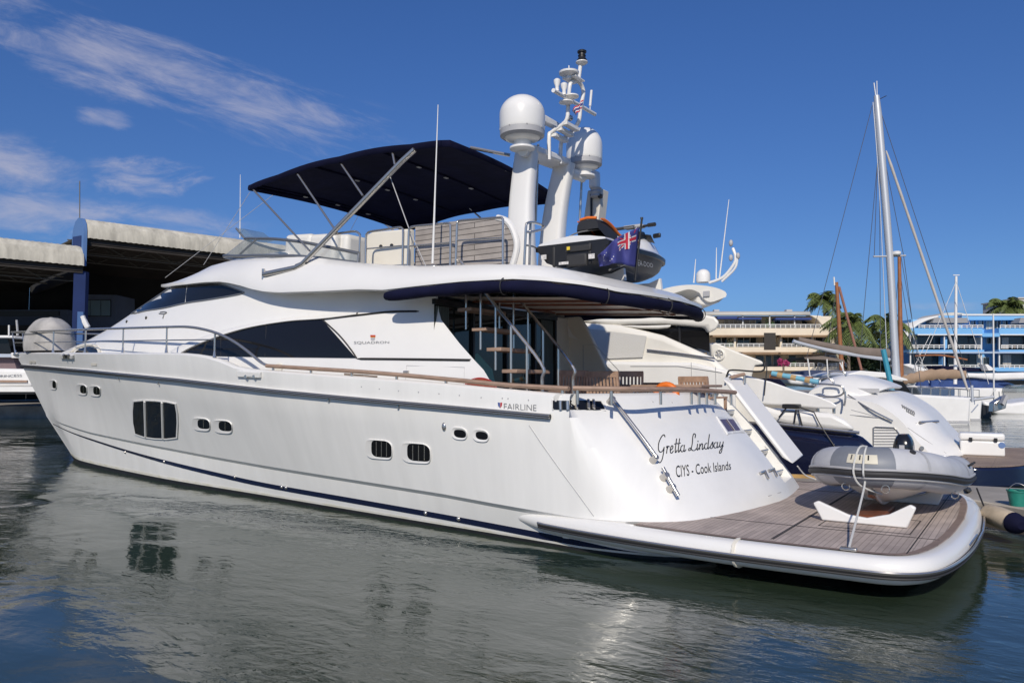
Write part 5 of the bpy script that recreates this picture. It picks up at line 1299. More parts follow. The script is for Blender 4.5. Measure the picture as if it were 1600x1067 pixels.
def chairset(par, x, y, Z):                                      # a table and seat on a balcony
    S(x, y - 3.2, x + 4, y - 2.6, Z, .5, 'balcony_table', RAILW, par); S(x + 1.6, y - 2.6, x + 2.2, y, Z + .2, .1, 'table_leg', RAILW, par)
    S(x + 5.5, y - 5, x + 6.2, y, Z, .4, 'chair_back', AWB, par); S(x + 5.5, y - 2.4, x + 8, y - 1.9, Z, .4, 'chair_seat', AWB, par)
for x, y in ((1124, 512.5), (1176, 512.5), (1246, 512.5), (1284, 512.5), (1160, 542), (1232, 542), (1276, 542), (1290, 573)): chairset(cb, x, y, Z0 + 1.2)
PLG = mat('balcony_plant', (.04, .09, .025), .7, var=.4, vscale=4)
for x, y in ((1200, 512), (1207, 512), (1140, 541.5), (1262, 541.5), (1240, 572.5)):
    r_ = random.Random(int(x)); mb_ = MB(); c_ = FP(x, y - 3, Z0 + .8)
    for _ in range(46):
        p = c_ + RT * r_.gauss(0, .22) + V((0, 0, r_.gauss(.1, .3))) + FWH * r_.gauss(0, .15); a = V((r_.gauss(0, 1), r_.gauss(0, 1), r_.gauss(0, 1))).normalized() * .13; b = a.orthogonal() * .5
        mb_.add([p - a, p + b, p + a, p - b], [(0, 1, 2, 3)])
    mb_.tube([c_ - V((0, 0, .3)), c_ + V((0, 0, .3))], .4, 6).build('balcony_plant', PLG, cb, angle=0)

# ---- blue apartment house
BB = mat('bright_blue_render', (.19, .45, .77), .8, var=.08, vscale=.3); BD = mat('blue_trim_pale', (.36, .45, .58), .7)
bb = thing('apartment_building', 'bright blue apartment block with curved white roof edge and dark glazed balconies', 'building', tuple(G(60, 93, 1)))
S(1424, 499, 1680, 525, Z0 + 3, 8, 'wall', BB, bb); S(1424, 524, 1680, 604, Z0 + 3, 8, 'wall', BB, bb)
S(1503, 492, 1680, 500, Z0 + 1.5, 8, 'parapet', BB, bb); S(1503, 490.5, 1680, 493, Z0 + 1.4, 8.4, 'parapet_cap', RAILW, bb)
SH([(1424, 513), (1436, 503), (1450, 497), (1470, 493), (1504, 493), (1504, 513)], Z0 + 2.4, 6, 'gable', BB, bb)
rl = curve([FP(a, b, Z0 + .4) for a, b in ((1414, 529), (1419, 519), (1427, 510), (1438, 502.5), (1452, 496.5), (1466, 493))], 5)
MB().grid([rl, [p + FWH * 7 for p in rl]]).build('curved_roof_edge', RAILW, bb, solid=.25)
SH([(1464, 493.5), (1475, 489), (1490, 488), (1505, 489.5), (1512, 492.5)], Z0 + 4, 5, 'roof_dome', BCs, bb)
for x0, x1, y0, y1 in ((1424, 1535, 512.5, 522), (1561, 1680, 512.5, 522), (1421, 1538, 546.5, 550), (1561, 1680, 546.5, 550), (1424, 1680, 574, 580), (1535, 1562, 520.5, 526)): S(x0, y0, x1, y1, Z0, 3.2, 'balcony_slab', BB, bb)
for x0, x1 in ((1421, 1680),): S(x0, 549.5, x1, 552, Z0 - .15, .6, 'pale_band', BD, bb)
for x0, x1 in ((1424, 1478), (1480, 1534), (1562, 1620), (1622, 1680)):
    S(x0 + 1, 525, x1 - 1, 546, Z0 + 1.6, .2, 'glazed_front', WINM, bb); S(x0 + 1, 553, x1 - 1, 574, Z0 + 1.6, .2, 'glazed_front', WINM, bb)
for x0 in (1422, 1475, 1533, 1561, 1621):
    S(x0, 523, x0 + 1.6, 547, Z0 + .2, .2, 'white_post', RAILW, bb); S(x0, 552, x0 + 1.6, 575, Z0 + .2, .2, 'white_post', RAILW, bb)
for a, b in ((1434, 1535), (1563, 1680)): S(a, 522, b, 523.8, Z0 - .1, .3, 'balcony_beam', RAILW, bb)
for a, b in ((1436, 1536), (1563, 1640)): railing(bb, a, b, 507.5, 513, Z0 - .05)
for a, b in ((1426, 1476), (1482, 1532), (1565, 1640)): railing(bb, a, b, 538.5, 544.5, Z0 - .05); 
for a, b in ((1430, 1472), (1484, 1532), (1562, 1640)): railing(bb, a, b, 570, 575.5, Z0 - .05)
for a in (1517, 1529.5, 1567, 1581): window(bb, a, 500.5, a + 8, 511, Z0 + 2.8, 1)
window(bb, 1541, 500, 1564, 520, Z0 + 2.7, 3); window(bb, 1542, 527, 1556, 537, Z0 + 2.8, 1); window(bb, 1536, 558, 1546, 570, Z0 + 2.8, 0)
for a, b in ((1457, 1513), (1592, 1640)): SH([(a + 3, 496.5), (b - 2, 496.5), (b, 504.5), (a, 504.5)], Z0 + .3, 1.6, 'grey_awning', mat('grey_awning_cloth', (.30, .30, .31), .85), bb)
S(1472, 553, 1477, 573, Z0 + .6, .8, 'blue_column', BB, bb); S(1475, 526, 1480, 545, Z0 + .6, .8, 'blue_column', BB, bb)
ft = thing('tower_block', 'pale plain tower top rising behind the blue block at the right edge', 'building', tuple(G(80, 130, 1)))
S(1592, 466, 1640, 600, 130, 10, 'wall', BCs, ft); S(1591, 464.5, 1641, 466.5, 129.8, 10.4, 'parapet_cap', BCs, ft)

for x, y in ((1440, 512.5), (1490, 512.5), (1570, 512.5), (1436, 544.5), (1500, 544.5), (1580, 544.5), (1440, 574.5), (1495, 574.5), (1572, 574.5)): chairset(bb, x, y, Z0 + 1.0)
for x0, x1, y0, y1 in ((1426, 1433, 527, 545), (1523, 1531, 527, 545), (1566, 1576, 527, 545), (1526, 1532, 554, 573), (1567, 1580, 554, 573), (1612, 1618, 554, 573)): S(x0, y0, x1, y1, Z0 + 1.5, .1, 'curtain', CURTM, bb)
# ---- palms and shrubs
PFR = mat('palm_frond', (.125, .165, .045), .6, var=.5, vscale=1.2); PTR = mat('palm_trunk', (.20, .16, .12), .9, var=.35, vscale=3); LEAFD = mat('dark_leaf', (.035, .065, .022), .65, var=.5, vscale=2)
def palm(px, py, pb, Z, r, seed, lean, label):
    rnd = random.Random(seed); top_, bot_ = FP(px, py, Z), FP(px + lean, pb, Z); bot_.z = 1.0
    t = thing('palm_tree', label, 'palm tree', tuple(bot_), 'palms between the apartment houses')
    tr = curve([bot_, bot_.lerp(top_, .5) + RT * (-.25), top_ - V((0, 0, .2))], 5); MB().tube(tr, [lerp(.22, .13, i / (len(tr) - 1)) for i in range(len(tr))], 8).build('trunk', PTR, t)
    cr = MB()
    for k in range(32):
        az = 2 * math.pi * k / 32 + rnd.uniform(-.2, .2); el = rnd.uniform(-.25, 1.15); L = r * rnd.uniform(.85, 1.15)
        hd_ = RT * math.cos(az) + FWH * math.sin(az); wind = RT * (-.35)
        pts = []
        for i in range(11):
            u = i / 10; pts.append(top_ + hd_ * (L * u * math.cos(el) * (1 - .12 * u)) + V((0, 0, L * (u * math.sin(el) - .62 * u * u * (0.75 + .5 * math.cos(el))))) + wind * (u * u * r * .32))
        cr.tube(pts, [.035 * (1 - .8 * i / 10) for i in range(11)], 4)
        for i in range(1, 11):
            for h2 in (0, .5):
                if i == 10 and h2: continue
                p = pts[i].lerp(pts[min(i + 1, 10)], h2); tg = (pts[i] - pts[i - 1]).normalized(); sd = tg.cross(V((0, 0, 1)))
                sd = sd.normalized() if sd.length > 1e-3 else RT
                ll = L * .30 * math.sin(math.pi * min(1, .12 + .8 * i / 10)) * rnd.uniform(.8, 1.15)
                for sg in (-1, 1):
                    e_ = p + sd * sg * ll * .72 + tg * ll * .45 + V((0, 0, -ll * rnd.uniform(.35, .8))) + wind * ll * .3
                    w_ = tg * .075; m_ = p.lerp(e_, .5) + V((0, 0, .04 * ll)); cr.add([p - w_, p + w_, m_ + w_ * 1.1, e_, m_ - w_ * 1.1], [(0, 1, 2, 3, 4)])
    cr.build('crown', PFR, t, angle=0)
palm(1288, 470, 590, 99, 3.2, 1, 8, 'tallest wind-blown palm rising behind the right end of the cream block')
palm(1330, 503, 590, 88, 3.8, 2, -2, 'bushy palm just right of the wooden mast beside the cream block')
palm(1386, 504, 590, 88, 3.6, 3, 4, 'palm half hidden by the silver catamaran mast')
palm(1418, 520, 590, 100, 2.4, 5, 0, 'smaller palm at the left end of the blue block')
palm(1574, 480, 560, 108, 3.9, 4, 4, 'palm top showing above the flat roof of the blue block')
def bush(cx, cy, rx, ry, Z, n, seed, name, label, cat, m, leaf=.28, group=None):
    rnd = random.Random(seed); c_ = FP(cx, cy, Z); kx = Z / FPX; mb_ = MB()
    blobs = [(rnd.uniform(-.75, .75), rnd.uniform(-.6, .6), rnd.uniform(.25, .5)) for _ in range(16)]
    for _ in range(n):
        bx, by, br = rnd.choice(blobs); v = V((rnd.gauss(0, 1), rnd.gauss(0, 1), rnd.gauss(0, 1))).normalized() * br * rnd.uniform(.6, 1)
        p = c_ + RT * (bx + v.x) * rx * kx + V((0, 0, 1)) * (by + v.y) * ry * kx + FWH * v.z * rx * kx * .8
        a = V((rnd.gauss(0, 1), rnd.gauss(0, 1), rnd.gauss(0, 1))).normalized(); b = a.orthogonal().normalized(); s_ = leaf * rnd.uniform(.6, 1.3)
        mb_.add([p - a * s_, p + b * s_ * .45, p + a * s_, p - b * s_ * .45], [(0, 1, 2, 3)])
    t = thing(name, label, cat, (c_.x, c_.y, 1.0), group)
    MB().tube([V((c_.x, c_.y, 1.0)), V((c_.x, c_.y, c_.z))], .12, 6).build('trunk', PTR, t); mb_.build('crown', m, t, angle=0)
bush(1345, 552, 34, 32, 96, 2600, 11, 'broadleaf_tree', 'dark green rounded tree behind the catamaran boom', 'tree', LEAFD, .35)
bush(1378, 570, 28, 24, 92, 1800, 12, 'broadleaf_tree', 'low dark green tree right of the catamaran mast foot', 'tree', LEAFD, .32)
bush(1419, 545, 12, 20, 102, 900, 13, 'broadleaf_tree', 'narrow dark shrub against the left corner of the blue block', 'tree', LEAFD, .3)
bush(1224, 567, 9, 7, 90, 420, 14, 'flowering_bush', 'small pink flowering bush on the quay before the cream block', 'bush', mat('bougainvillea', (.42, .05, .16), .7), .16)
hu = thing('garden_pavilion', 'low pavilion with a red tiled roof between the two apartment houses', 'building', tuple(G(45, 108, 1)))
SH([(1300, 570), (1310, 554), (1352, 554), (1362, 562)], 108, 6, 'roof', mat('red_tile', (.34, .06, .035), .8, var=.2, vscale=1), hu); S(1308, 562, 1352, 592, 109, 4, 'wall', DARKW, hu)
SH([(1404, 552), (1410, 542), (1426, 543), (1432, 552)], 110, 5, 'roof', MATS['red_tile'], hu)

# ---- near neighbour: white motor yacht with a navy hull
na = thing('motor_yacht', 'white motor yacht with navy hull moored just beyond the swim platform', 'yacht', (6, -7, 0))
NY = -5.1
def SY(pts, y, dep, name, m, par, **k): return MB().prism([PY(a, b, y) for a, b in pts], FWH * dep).build(name, m, par, **k)
SY([(820, 498), (971, 506.5), (1039, 523), (1116, 557), (1137, 575), (1178, 590), (1196, 640), (1196, 690), (820, 660)], NY - .25, 3.0, 'superstructure', OFFW, na, bevel=.16, seg=4)
SY([(820, 562), (980, 565), (1084, 566), (1134, 578), (1150, 590), (1152, 655), (820, 655)], NY - .1, .25, 'side_coaming', WHITE, na, bevel=.07, seg=3)
SY([(877, 508), (1010.5, 525), (1004, 558), (942, 560.5)], NY - .2, .045, 'mesh_screen', mat('white_mesh', (.60, .59, .56), .8, bump=.5, bscale=60), na)
SY([(994, 508), (1042, 505), (1108, 509.5), (1109, 550), (1072, 537), (1039, 523)], NY - .5, 2.4, 'saloon_glass', GLASS, na)
SY([(1060, 508), (1063, 508), (1064, 536), (1061, 535)], NY - .48, .05, 'window_post', BLACK, na)
SY([(870, 497), (960, 498), (1050, 495), (1096, 490), (1117, 494), (1126, 503), (1120, 514), (1108, 521), (1104, 511), (1040, 506), (960, 507)], NY - .35, 3.4, 'roof', OFFW, na, bevel=.09, seg=3)
SY([(960, 508), (1010, 508.5), (1050, 507.5), (1046, 512), (1030, 513.5), (1000, 513)], NY - .3, .12, 'window_visor', OFFW, na, bevel=.03)
MB().tube([PY(1011, 546.5, NY - .2), PY(1060, 552, NY - .2), PY(1117, 560, NY - .2)], .02, 6).build('grab_line', CHROME, na)
# radar arch: a swept blade
ar = MB(); A1 = [(1020, 462), (1036, 452), (1056, 447), (1077, 445), (1098, 446), (1118, 449.5), (1132, 455), (1135.5, 460)]; A2 = [(1030, 464), (1044, 461), (1060, 456), (1077, 452), (1092, 457), (1097, 464), (1110, 472), (1134, 464)]
R1, R2 = curve([PY(a, b, NY - .8) for a, b in A1], 4), curve([PY(a, b, NY - .8) for a, b in A2], 4)
R3, R4 = [p + FWH * 1.6 for p in R1], [p + FWH * 1.6 for p in R2]
ar.grid([R1, R3, R4, R2], cv=True); AR = ar.build('radar_arch', OFFW, na, angle=40)
SY([(1018, 458), (1040, 454), (1044, 470), (1040, 500), (1010, 500)], NY - .9, 1.3, 'arch_leg', OFFW, AR, bevel=.05)
SY([(1090, 463), (1086, 471), (1094, 476), (1108, 478), (1124, 472), (1135, 462)], NY - .9, 1.6, 'arch_foot', OFFW, AR, bevel=.03)
c = PY(1099, 440, NY - 1.7); MB().lathe([(.0, -.02), (.16, -.02), (.17, .03), (.165, .15)] + [(.165 * math.cos(R(a)), .15 + .15 * math.sin(R(a))) for a in range(10, 91, 10)], c, 24).build('satellite_dome', GEL, AR)
for p_ in (((1087, 405), (1084, 442)), ((1119.5, 387), (1119, 436)), ((1139, 312), (1124, 436))): MB().tube([PY(*p_[1], NY - 1.6), PY(*p_[0], NY - 1.6)], [.018, .008], 6).build('whip_aerial', GEL, AR)
MB().tube(curve([PY(a, b, NY - 1.5) for a, b in ((1108, 442), (1130, 433), (1147, 412), (1149, 400), (1145, 388))], 5), .035, 8).build('light_mast', GEL, AR)
MB().tube(curve([PY(a, b, NY - 1.5) for a, b in ((1128, 440), (1148, 420), (1152, 404))], 5), .028, 8).build('light_mast', GEL, AR)
for a, b in ((1142, 380), (1153, 400), (1142, 403)): MB().ball(PY(a, b, NY - 1.5), .05, .05, .08, 10, 8).build('nav_light', GREYP, AR)
MB().box(PY(1104, 459, NY - .78), (.14, .05, .12)).build('flood_light', GREYP, AR)
for pts in (((985, 572), (1060, 572), (1128, 582)), ((1080, 566), (1082, 640)), ((1118, 573), (1120, 640))):
    MB().tube([PY(a, b, NY - .09) for a, b in pts], .007, 5).build('hatch_seam', GREYP, na)
for a, b in ((960, 520), (1000, 530)): MB().tube([PY(a, b, NY - .21), PY(a + 3, b + 24, NY - .21)], .008, 4).build('screen_stitch', GREYP, na)
# far coaming with a round emblem
FCm = SY([(1110, 536), (1120, 535.5), (1150, 548.5), (1192, 564), (1194, 570), (1180, 571), (1172, 600), (1112, 610), (1112, 556)], -8.4, .5, 'far_coaming', OFFW, na, bevel=.06, seg=3)
p = PY(1123.5, 554, -8.38); MB().tube([p + V((.13 * math.cos(a), 0, .13 * math.sin(a))) for a in [2 * math.pi * k / 20 for k in range(20)]], .03, 8, closed=True).build('wheel_emblem', OFFW, FCm)
for k in range(3): MB().tube([p + V((.11 * math.cos(k * 1.047), .01, .11 * math.sin(k * 1.047))), p - V((.11 * math.cos(k * 1.047), .01, .11 * math.sin(k * 1.047)))], .018, 6).build('wheel_spoke', GREYP, FCm)
# aft quarter: pod, bulwark, chrome rail, navy topsides
SY([(1165, 585), (1180, 590), (1205, 596), (1242, 609), (1275, 617), (1300, 627), (1310, 634), (1306, 639), (1280, 638), (1200, 632), (1165, 630)], NY - .15, .7, 'side_wing', WHITE, na, bevel=.10, seg=4)
SY([(1190, 632), (1218, 641), (1300, 645), (1322, 655), (1344, 674), (1300, 672), (1228, 663), (1190, 655)], NY - .05, 2.6, 'bulwark', WHITE, na, bevel=.10, seg=3)
nq = [(1150, 655), (1228, 665), (1300, 673), (1343, 677), (1357, 683), (1371, 695), (1384, 710), (1392, 728), (1388, 750), (1330, 790), (1150, 790)]
SY(nq, NY, 3.4, 'navy_hull', NAVYH, na, bevel=.28, seg=5)
MB().tube([PY(a, b, NY + .01) for a, b in ((1180, 657), (1228, 664), (1300, 671.5), (1343, 676))], .03, 8).build('chrome_rail', CHROME, na)
for a in (1278, 1303): MB().tube([PY(a, 637, NY - .3), PY(a, 646, NY - .3)], .03, 8).build('wing_post', CHROME, na)
BR = MB().box(PY(1237, 634.5, NY - .05), (.34, .2, .09)).build('winch_bracket', BLACK, na, bevel=.02)
for q_ in (((1228, 638), (1217, 652)), ((1244, 640), (1241, 661)), ((1247, 640), (1254, 668)), ((1252, 637), (1272, 644))): MB().tube([PY(*q_[0], NY + .02), PY(*q_[1], NY + .02)], .016, 6).build('mooring_line', BLACK, BR)
MB().tube(curve([PY(a, b, NY + .03) for a, b in ((1272, 644), (1282, 664), (1307, 702))], 4), .012, 6).build('mooring_line', BLACK, BR)
SY([(1198, 604), (1200, 591), (1219, 593), (1230, 604)], NY - 1.2, .8, 'navy_cushion', NAVYC, na)
davit = MB().tube(curve([PY(a, b, NY) for a, b in ((1134, 596), (1137, 583), (1145, 578), (1190, 580), (1194, 566))], 4), .02, 6).build('davit_hook', RUBBER, na)
MB().tube([PY(1198, 565, NY), PY(1198, 580, NY), PY(1194, 618, NY)], .012, 6).build('mooring_line', RUBBER, na)
pole = MB().tube([PY(1206, 583, NY - .4), PY(1279, 597, NY - .4)], .05, 8).build('wrapped_poles', mat('pale_blue_wrap', (.16, .42, .55), .6), angle=50)
tag(pole, 'pale blue wrapped poles bound with tan tape lying on the neighbouring yacht', 'poles')
for a, b in ((1219, 586), (1240, 590), (1262, 594)): MB().tube([PY(a - 4, b - .8, NY - .4), PY(a + 4, b + .8, NY - .4)], .058, 8).build('tape_band', mat('tan_tape', (.45, .30, .14), .7), pole)
WP = tag(MB().tube([PY(1203, 588, NY - .55), PY(1270, 592, NY - .55)], .045, 8).build('wooden_spar', WOODM), 'varnished wooden spar lying beside the pale blue wrapped poles', 'spar')

# ---- second neighbour: white stern with a grille, teak platform
nb = thing('motor_yacht', 'white motor yacht with a rounded stern, side grille and navy swim platform', 'yacht', (4, -11, 0))
BY = -8.9
bod = [(1270, 612), (1324, 609), (1377, 613.5), (1405, 625.5), (1438, 648), (1470, 683.5), (1489, 700), (1501, 714), (1501, 722), (1270, 722)]
def ovalprism(pts, y, dep, rows=12):                            # silhouette swept across the beam and rounded at the near side
    out_ = []
    P = [PY(a, b, y) for a, b in pts]; c_ = sum(P, V((0, 0, 0))) / len(P)
    for k in range(rows + 1):
        t = k / rows; sc = 1 - .22 * (1 - math.sin(math.pi / 2 * min(1, t * 2.5))) ** 1.6
        out_.append([V((c_.x + 1.5 + (p.x - c_.x - 1.5) * sc, y - dep * t, (p.z - .3) * (1 - (1 - sc) * .6) + .3)) for p in P])
    m_ = MB().grid(out_, cu=True); m_.poly(out_[0]); return m_
def dpts(pts, n=5): return [(p.x, p.y) for p in curve([(a, b, 0) for a, b in pts], n)]
BOD = ovalprism(dpts(bod[:9]) + bod[9:], BY, 3.8); BODo = BOD.build('stern_body', WHITE, nb, angle=50)
hd_ = [(1268, 603), (1280, 592), (1311, 584), (1340, 589), (1366, 597), (1382, 604), (1378, 608), (1322, 607), (1268, 612)]
ovalprism(dpts(hd_[:7]) + hd_[7:], BY - .3, 3.0).build('hood', WHITE, nb, angle=50)
SY([(1322, 606), (1374, 607), (1374, 614), (1322, 612)], BY - .45, 2.0, 'hood_base', GREYP, nb)
gb = BOD.bvh()
gp = [(1365, 668), (1368, 667), (1397, 668), (1401, 671), (1412, 688), (1412, 706), (1365, 706)]
gh = [HIT(gb, a, b, .02) for a, b in gp]
GRo = MB().tube(gh, .016, 6, closed=True).build('side_grille', CHROME, nb)
for k in range(8):
    yy = 671.5 + 4.4 * k; xr = 1400 + min(12, max(0, (yy - 670) * .7)); a, b = HIT(gb, 1366, yy, .012), HIT(gb, xr - 1, yy, .012)
    MB().tube([a, b], .012, 5).build('grille_bar', GREYP, GRo)
MB().tube(curve([HIT(gb, a, b, .07) for a, b in ((1325, 621), (1360, 639), (1396, 657.5))], 4), .02, 8).build('handrail', CHROME, nb)
MB().tube([HIT(gb, a, b, .05) for a, b in ((1435, 661.5), (1463, 660))], .03, 8).build('mooring_cleat', CHROME, nb)
for k in range(7): 
    a, b = HIT(gb, 1409 + 3.0 * k, 633 + 1.6 * k, .01), HIT(gb, 1410.5 + 3.0 * k, 637.5 + 1.6 * k, .01)
    if a and b: MB().tube([a, b], .014, 5).build('name_mark', LET, nb)
for k in range(5):
    a, b = HIT(gb, 1416 + 2.7 * k, 641.5 + 1.5 * k, .01), HIT(gb, 1417 + 2.7 * k, 644 + 1.5 * k, .01)
    if a and b: MB().tube([a, b], .014, 5).build('name_mark', LET, nb)
for pts in (((1274, 604), (1278, 594), (1290, 590), (1300, 594), (1304, 602)), ((1270, 599), (1310, 602), (1318, 608), (1316, 616), (1300, 620), (1272, 617)), ((1320, 611), (1321, 622), (1319, 634)), ((1296, 588), (1298, 580.5), (1318, 581), (1322, 588))):
    MB().tube(curve([PY(a, b, BY + .25) for a, b in pts], 4), .024, 8).build('cockpit_rail', CHROME, nb)
tpz = .52
pf = [PZ(1383, 712, tpz), PZ(1440, 720.5, tpz), PZ(1490, 728, tpz), PZ(1530, 730.5, tpz), PZ(1570, 730, tpz), PZ(1605, 727, tpz), PZ(1660, 716, tpz), PZ(1640, 700, tpz), PZ(1383, 700, tpz)]
pfc = curve(pf[:7], 4) + pf[7:]
NP = MB().prism(pfc, (0, 0, -.42)).build('platform_edge', NAVYH, nb, bevel=.05, seg=3)
MB().prism([p + V((0, 0, .006)) for p in [q + (sum(pfc, V((0, 0, 0))) / len(pfc) - q) * .03 for q in pfc]], (0, 0, .012)).build('teak_deck', planks('pale_teak_deck', (.40, .30, .23), .06, 'X'), NP)
for k in range(3): MB().tube([PZ(1478 + 9 * k, 716 + 3 * k, .545), PZ(1494 + 9 * k, 709.5 + 3 * k, .545)], .008, 5).build('hatch_seam', RUBBER, NP)
for pts in (((1328, 648), (1380, 653), (1432, 661)), ((1418, 668), (1450, 690), (1478, 708)), ((1330, 640), (1360, 648), (1390, 657))):
    q = [HIT(gb, a, b, .003) for a, b in pts]
    if None not in q: MB().tube(curve(q, 4), .007, 5).build('moulding_seam', GREYP, nb)
for a, b in ((1345, 690), (1440, 700)):
    q = HIT(gb, a, b, .01)
    if q: MB().disc(q, .05, -FWH, .02).build('drain_cap', CHROME, nb)
# cool box standing on it
cx = thing('cool_box', 'white insulated cool box with two black latches on the far teak platform', 'cool box', tuple(PZ(1536, 708, .54)))
q0, q1 = PZ(1501, 711, .54), PZ(1571, 713.5, .54); qd = (q1 - q0); qn = V((qd.y, -qd.x, 0)).normalized()
if qn.dot(FWH) < 0: qn = -qn
hgt = (PZ(1501, 711, .54) - FP(1501, 676, (PZ(1501, 711, .54) - EYE).dot(FWH))).length
bx = MB().prism([q0, q1, q1 + V((0, 0, hgt * .66)), q0 + V((0, 0, hgt * .66))], qn * .5).build('tub', GEL, cx, bevel=.04, seg=3)
MB().prism([q0 + V((0, 0, hgt * .68)) - qd * .01, q1 + V((0, 0, hgt * .68)) + qd * .01, q1 + V((0, 0, hgt)) + qd * .01, q0 + V((0, 0, hgt)) - qd * .01], qn * .53).build('lid', GEL, cx, bevel=.05, seg=3)
for u in (.24, .80): MB().box(q0.lerp(q1, u) + V((0, 0, hgt * .72)) - qn * .015, (.07, .05, .09)).build('latch', BLACK, cx, bevel=.01)
MB().disc(q0.lerp(q1, .93) + V((0, 0, hgt * .5)) - qn * .004, .07, -qn, .006).build('round_sticker', mat('blue_sticker', (.12, .2, .4), .5), cx)

# ---- finger pontoon, fender, bucket
pn = [PZ(1240, 741, .5), PZ(1517, 758, .5), PZ(1700, 768, .5), PZ(1700, 812, .5), PZ(1508, 778, .5), PZ(1240, 757, .5)]
PNo = tag(MB().prism(pn, (0, 0, -.12)).build('finger_pontoon', CONC, bevel=.02), 'concrete topped finger pontoon behind the swim platform', 'pontoon')
fr_ = inset(pn[3:6], 0)
MB().prism([pn[5] + V((0, 0, -.12)), pn[4] + V((0, 0, -.12)), pn[3] + V((0, 0, -.12)), pn[3] + V((0, 0, -.36)), pn[4] + V((0, 0, -.36)), pn[5] + V((0, 0, -.36))], (FWH * .12)).build('pontoon_beam', mat('dark_timber', (.05, .042, .036), .9, var=.4, vscale=3), PNo)
MB().box(PZ(1262, 744, .53), (.9, .1, .06), Matrix.Rotation(R(20), 3, 'Z')).build('timber_edge', mat('yellow_timber', (.45, .28, .10), .8, var=.3, vscale=4), PNo)
MB().tube([PZ(1512, 766, .5), PZ(1513, 766, .56)], [.06, .02], 8).build('mooring_cleat', RUBBER, PNo)
fa, fb_ = FP(1541, 800, 10.6), FP(1588, 818, 10.0)
FE = thing('boat_fender', 'cream cylinder fender with navy ends hanging from the pontoon edge', 'fender', tuple((fa + fb_) / 2))
MB().tube(curve([fa.lerp(fb_, t) for t in (0, .05, .15, .5, .85, .95, 1)], 1), [.06, .11, .135, .14, .135, .11, .06], 18).build('body', mat('cream_fender', (.52, .43, .32), .6, var=.25, vscale=4), FE)
dd = (fb_ - fa).normalized()
MB().tube([fb_ - dd * .05, fb_ + dd * .04, fb_ + dd * .10], [.138, .12, .05], 18).build('navy_end', NAVYC, FE); MB().tube([fa + dd * .03, fa - dd * .05], [.10, .04], 12).build('navy_end', NAVYC, FE)
MB().tube([fa, fa + V((0, 0, .3)) + FWH * .2], .012, 6).build('lanyard', BLACK, FE)
gb_ = PZ(1591, 790, .5)
BU = thing('bucket', 'teal green plastic bucket on the pontoon at the right edge', 'bucket', tuple(gb_))
BKM = mat('teal_plastic', (.02, .22, .17), .45, var=.2, vscale=6)
MB().lathe([(0, 0), (.10, 0), (.13, .2), (.14, .2), (.14, .22), (.125, .21), (.10, .02), (0, .02)], gb_, 24).build('pail', BKM, BU)
MB().tube(curve([gb_ + V((-.13, 0, .19)), gb_ + V((-.1, 0, .27)), gb_ + V((.02, 0, .31)), gb_ + V((.13, 0, .2))], 4), .006, 6).build('handle', CHROME, BU)
ML = tag(MB().tube(curve([PY(1246, 728, -2.2), PY(1258, 742, -2.4), PY(1275, 749, -2.6)], 4), .012, 6).build('mooring_line', ROPE), 'white mooring line running from the stair wing down to the pontoon', 'rope')

# ---- catamaran across the fairway
ct_ = thing('catamaran', 'white sailing catamaran with square bows and a tall silver mast', 'catamaran', tuple(G(22, 41, 0)))
ZC = 40
CH = SH([(1330, 611), (1377, 613.6), (1450, 617), (1517, 621), (1516.5, 640), (1515, 667.5), (1490, 669), (1330, 664)], ZC, 1.7, 'hull', WHITE, ct_, bevel=.12, seg=3)
SH([(1330, 664), (1490, 668), (1514.5, 667.5), (1514.3, 671), (1488, 672), (1330, 668)], ZC - .03, 1.75, 'antifouling', ANTI, CH)
SH([(1500, 618), (1536, 622.5), (1534.5, 640), (1533, 665), (1500, 664)], ZC + 4.6, 1.6, 'hull', WHITE, ct_, bevel=.12, seg=3)
SH([(1421, 631), (1444, 633), (1437, 641), (1420, 640)], ZC - .02, .1, 'hull_window', GLASS, CH)
SH([(1445, 656), (1515, 657.5), (1515, 662), (1455, 661)], ZC - .02, .06, 'grey_band', GREYP, CH); S(1517, 654, 1533, 658, ZC + 4.55, .06, 'grey_band', GREYP, CH)
def flat_text(s_, q, Z, name, m, par, sx=1.0):
    vs, fs = text_tris(s_, sx=sx); P = []
    for u, v in vs:
        x = lerp(lerp(q[0][0], q[1][0], u), lerp(q[3][0], q[2][0], u), v); y = lerp(lerp(q[0][1], q[1][1], u), lerp(q[3][1], q[2][1], u), v); P.append(FP(x, y, Z))
    return MB().add(P, fs).build(name, m, par, angle=0)
flat_text('FOUNTAINE PAJOT', ((1458, 660.8), (1498, 661.3), (1498, 657.6), (1458, 657.1)), ZC - .05, 'maker_lettering', WHITE, CH)
SH([(1325, 584), (1345, 579), (1385, 582), (1418, 592), (1420, 595), (1400, 594.5), (1380, 590), (1325, 589)], ZC + .4, 5, 'coach_roof', WHITE, ct_, bevel=.08, seg=3)
SH([(1330, 589), (1392, 594), (1412, 612.5), (1330, 612)], ZC + .8, 4, 'cabin_side', mat('shade_white', (.55, .55, .56), .5), ct_)  # white greyed on this side, its shade put into the colour
SH([(1394, 594.5), (1411, 596), (1423, 612.5), (1400, 612.5)], ZC + .5, .2, 'cabin_window', GLASS, ct_)
SH([(1380, 604), (1394, 606), (1397, 612.5), (1376, 612)], ZC + .6, .2, 'cabin_window', GLASS, ct_)
mt = tubeF([(1401.5, 592, ZC + 2), (1399, 560, ZC + 2), (1390, 400, ZC + 2), (1378, 250, ZC + 2), (1369.5, 150, ZC + 2)], [.2] * 19 + [.17, .15], 'mast', ALU, ct_, 12)
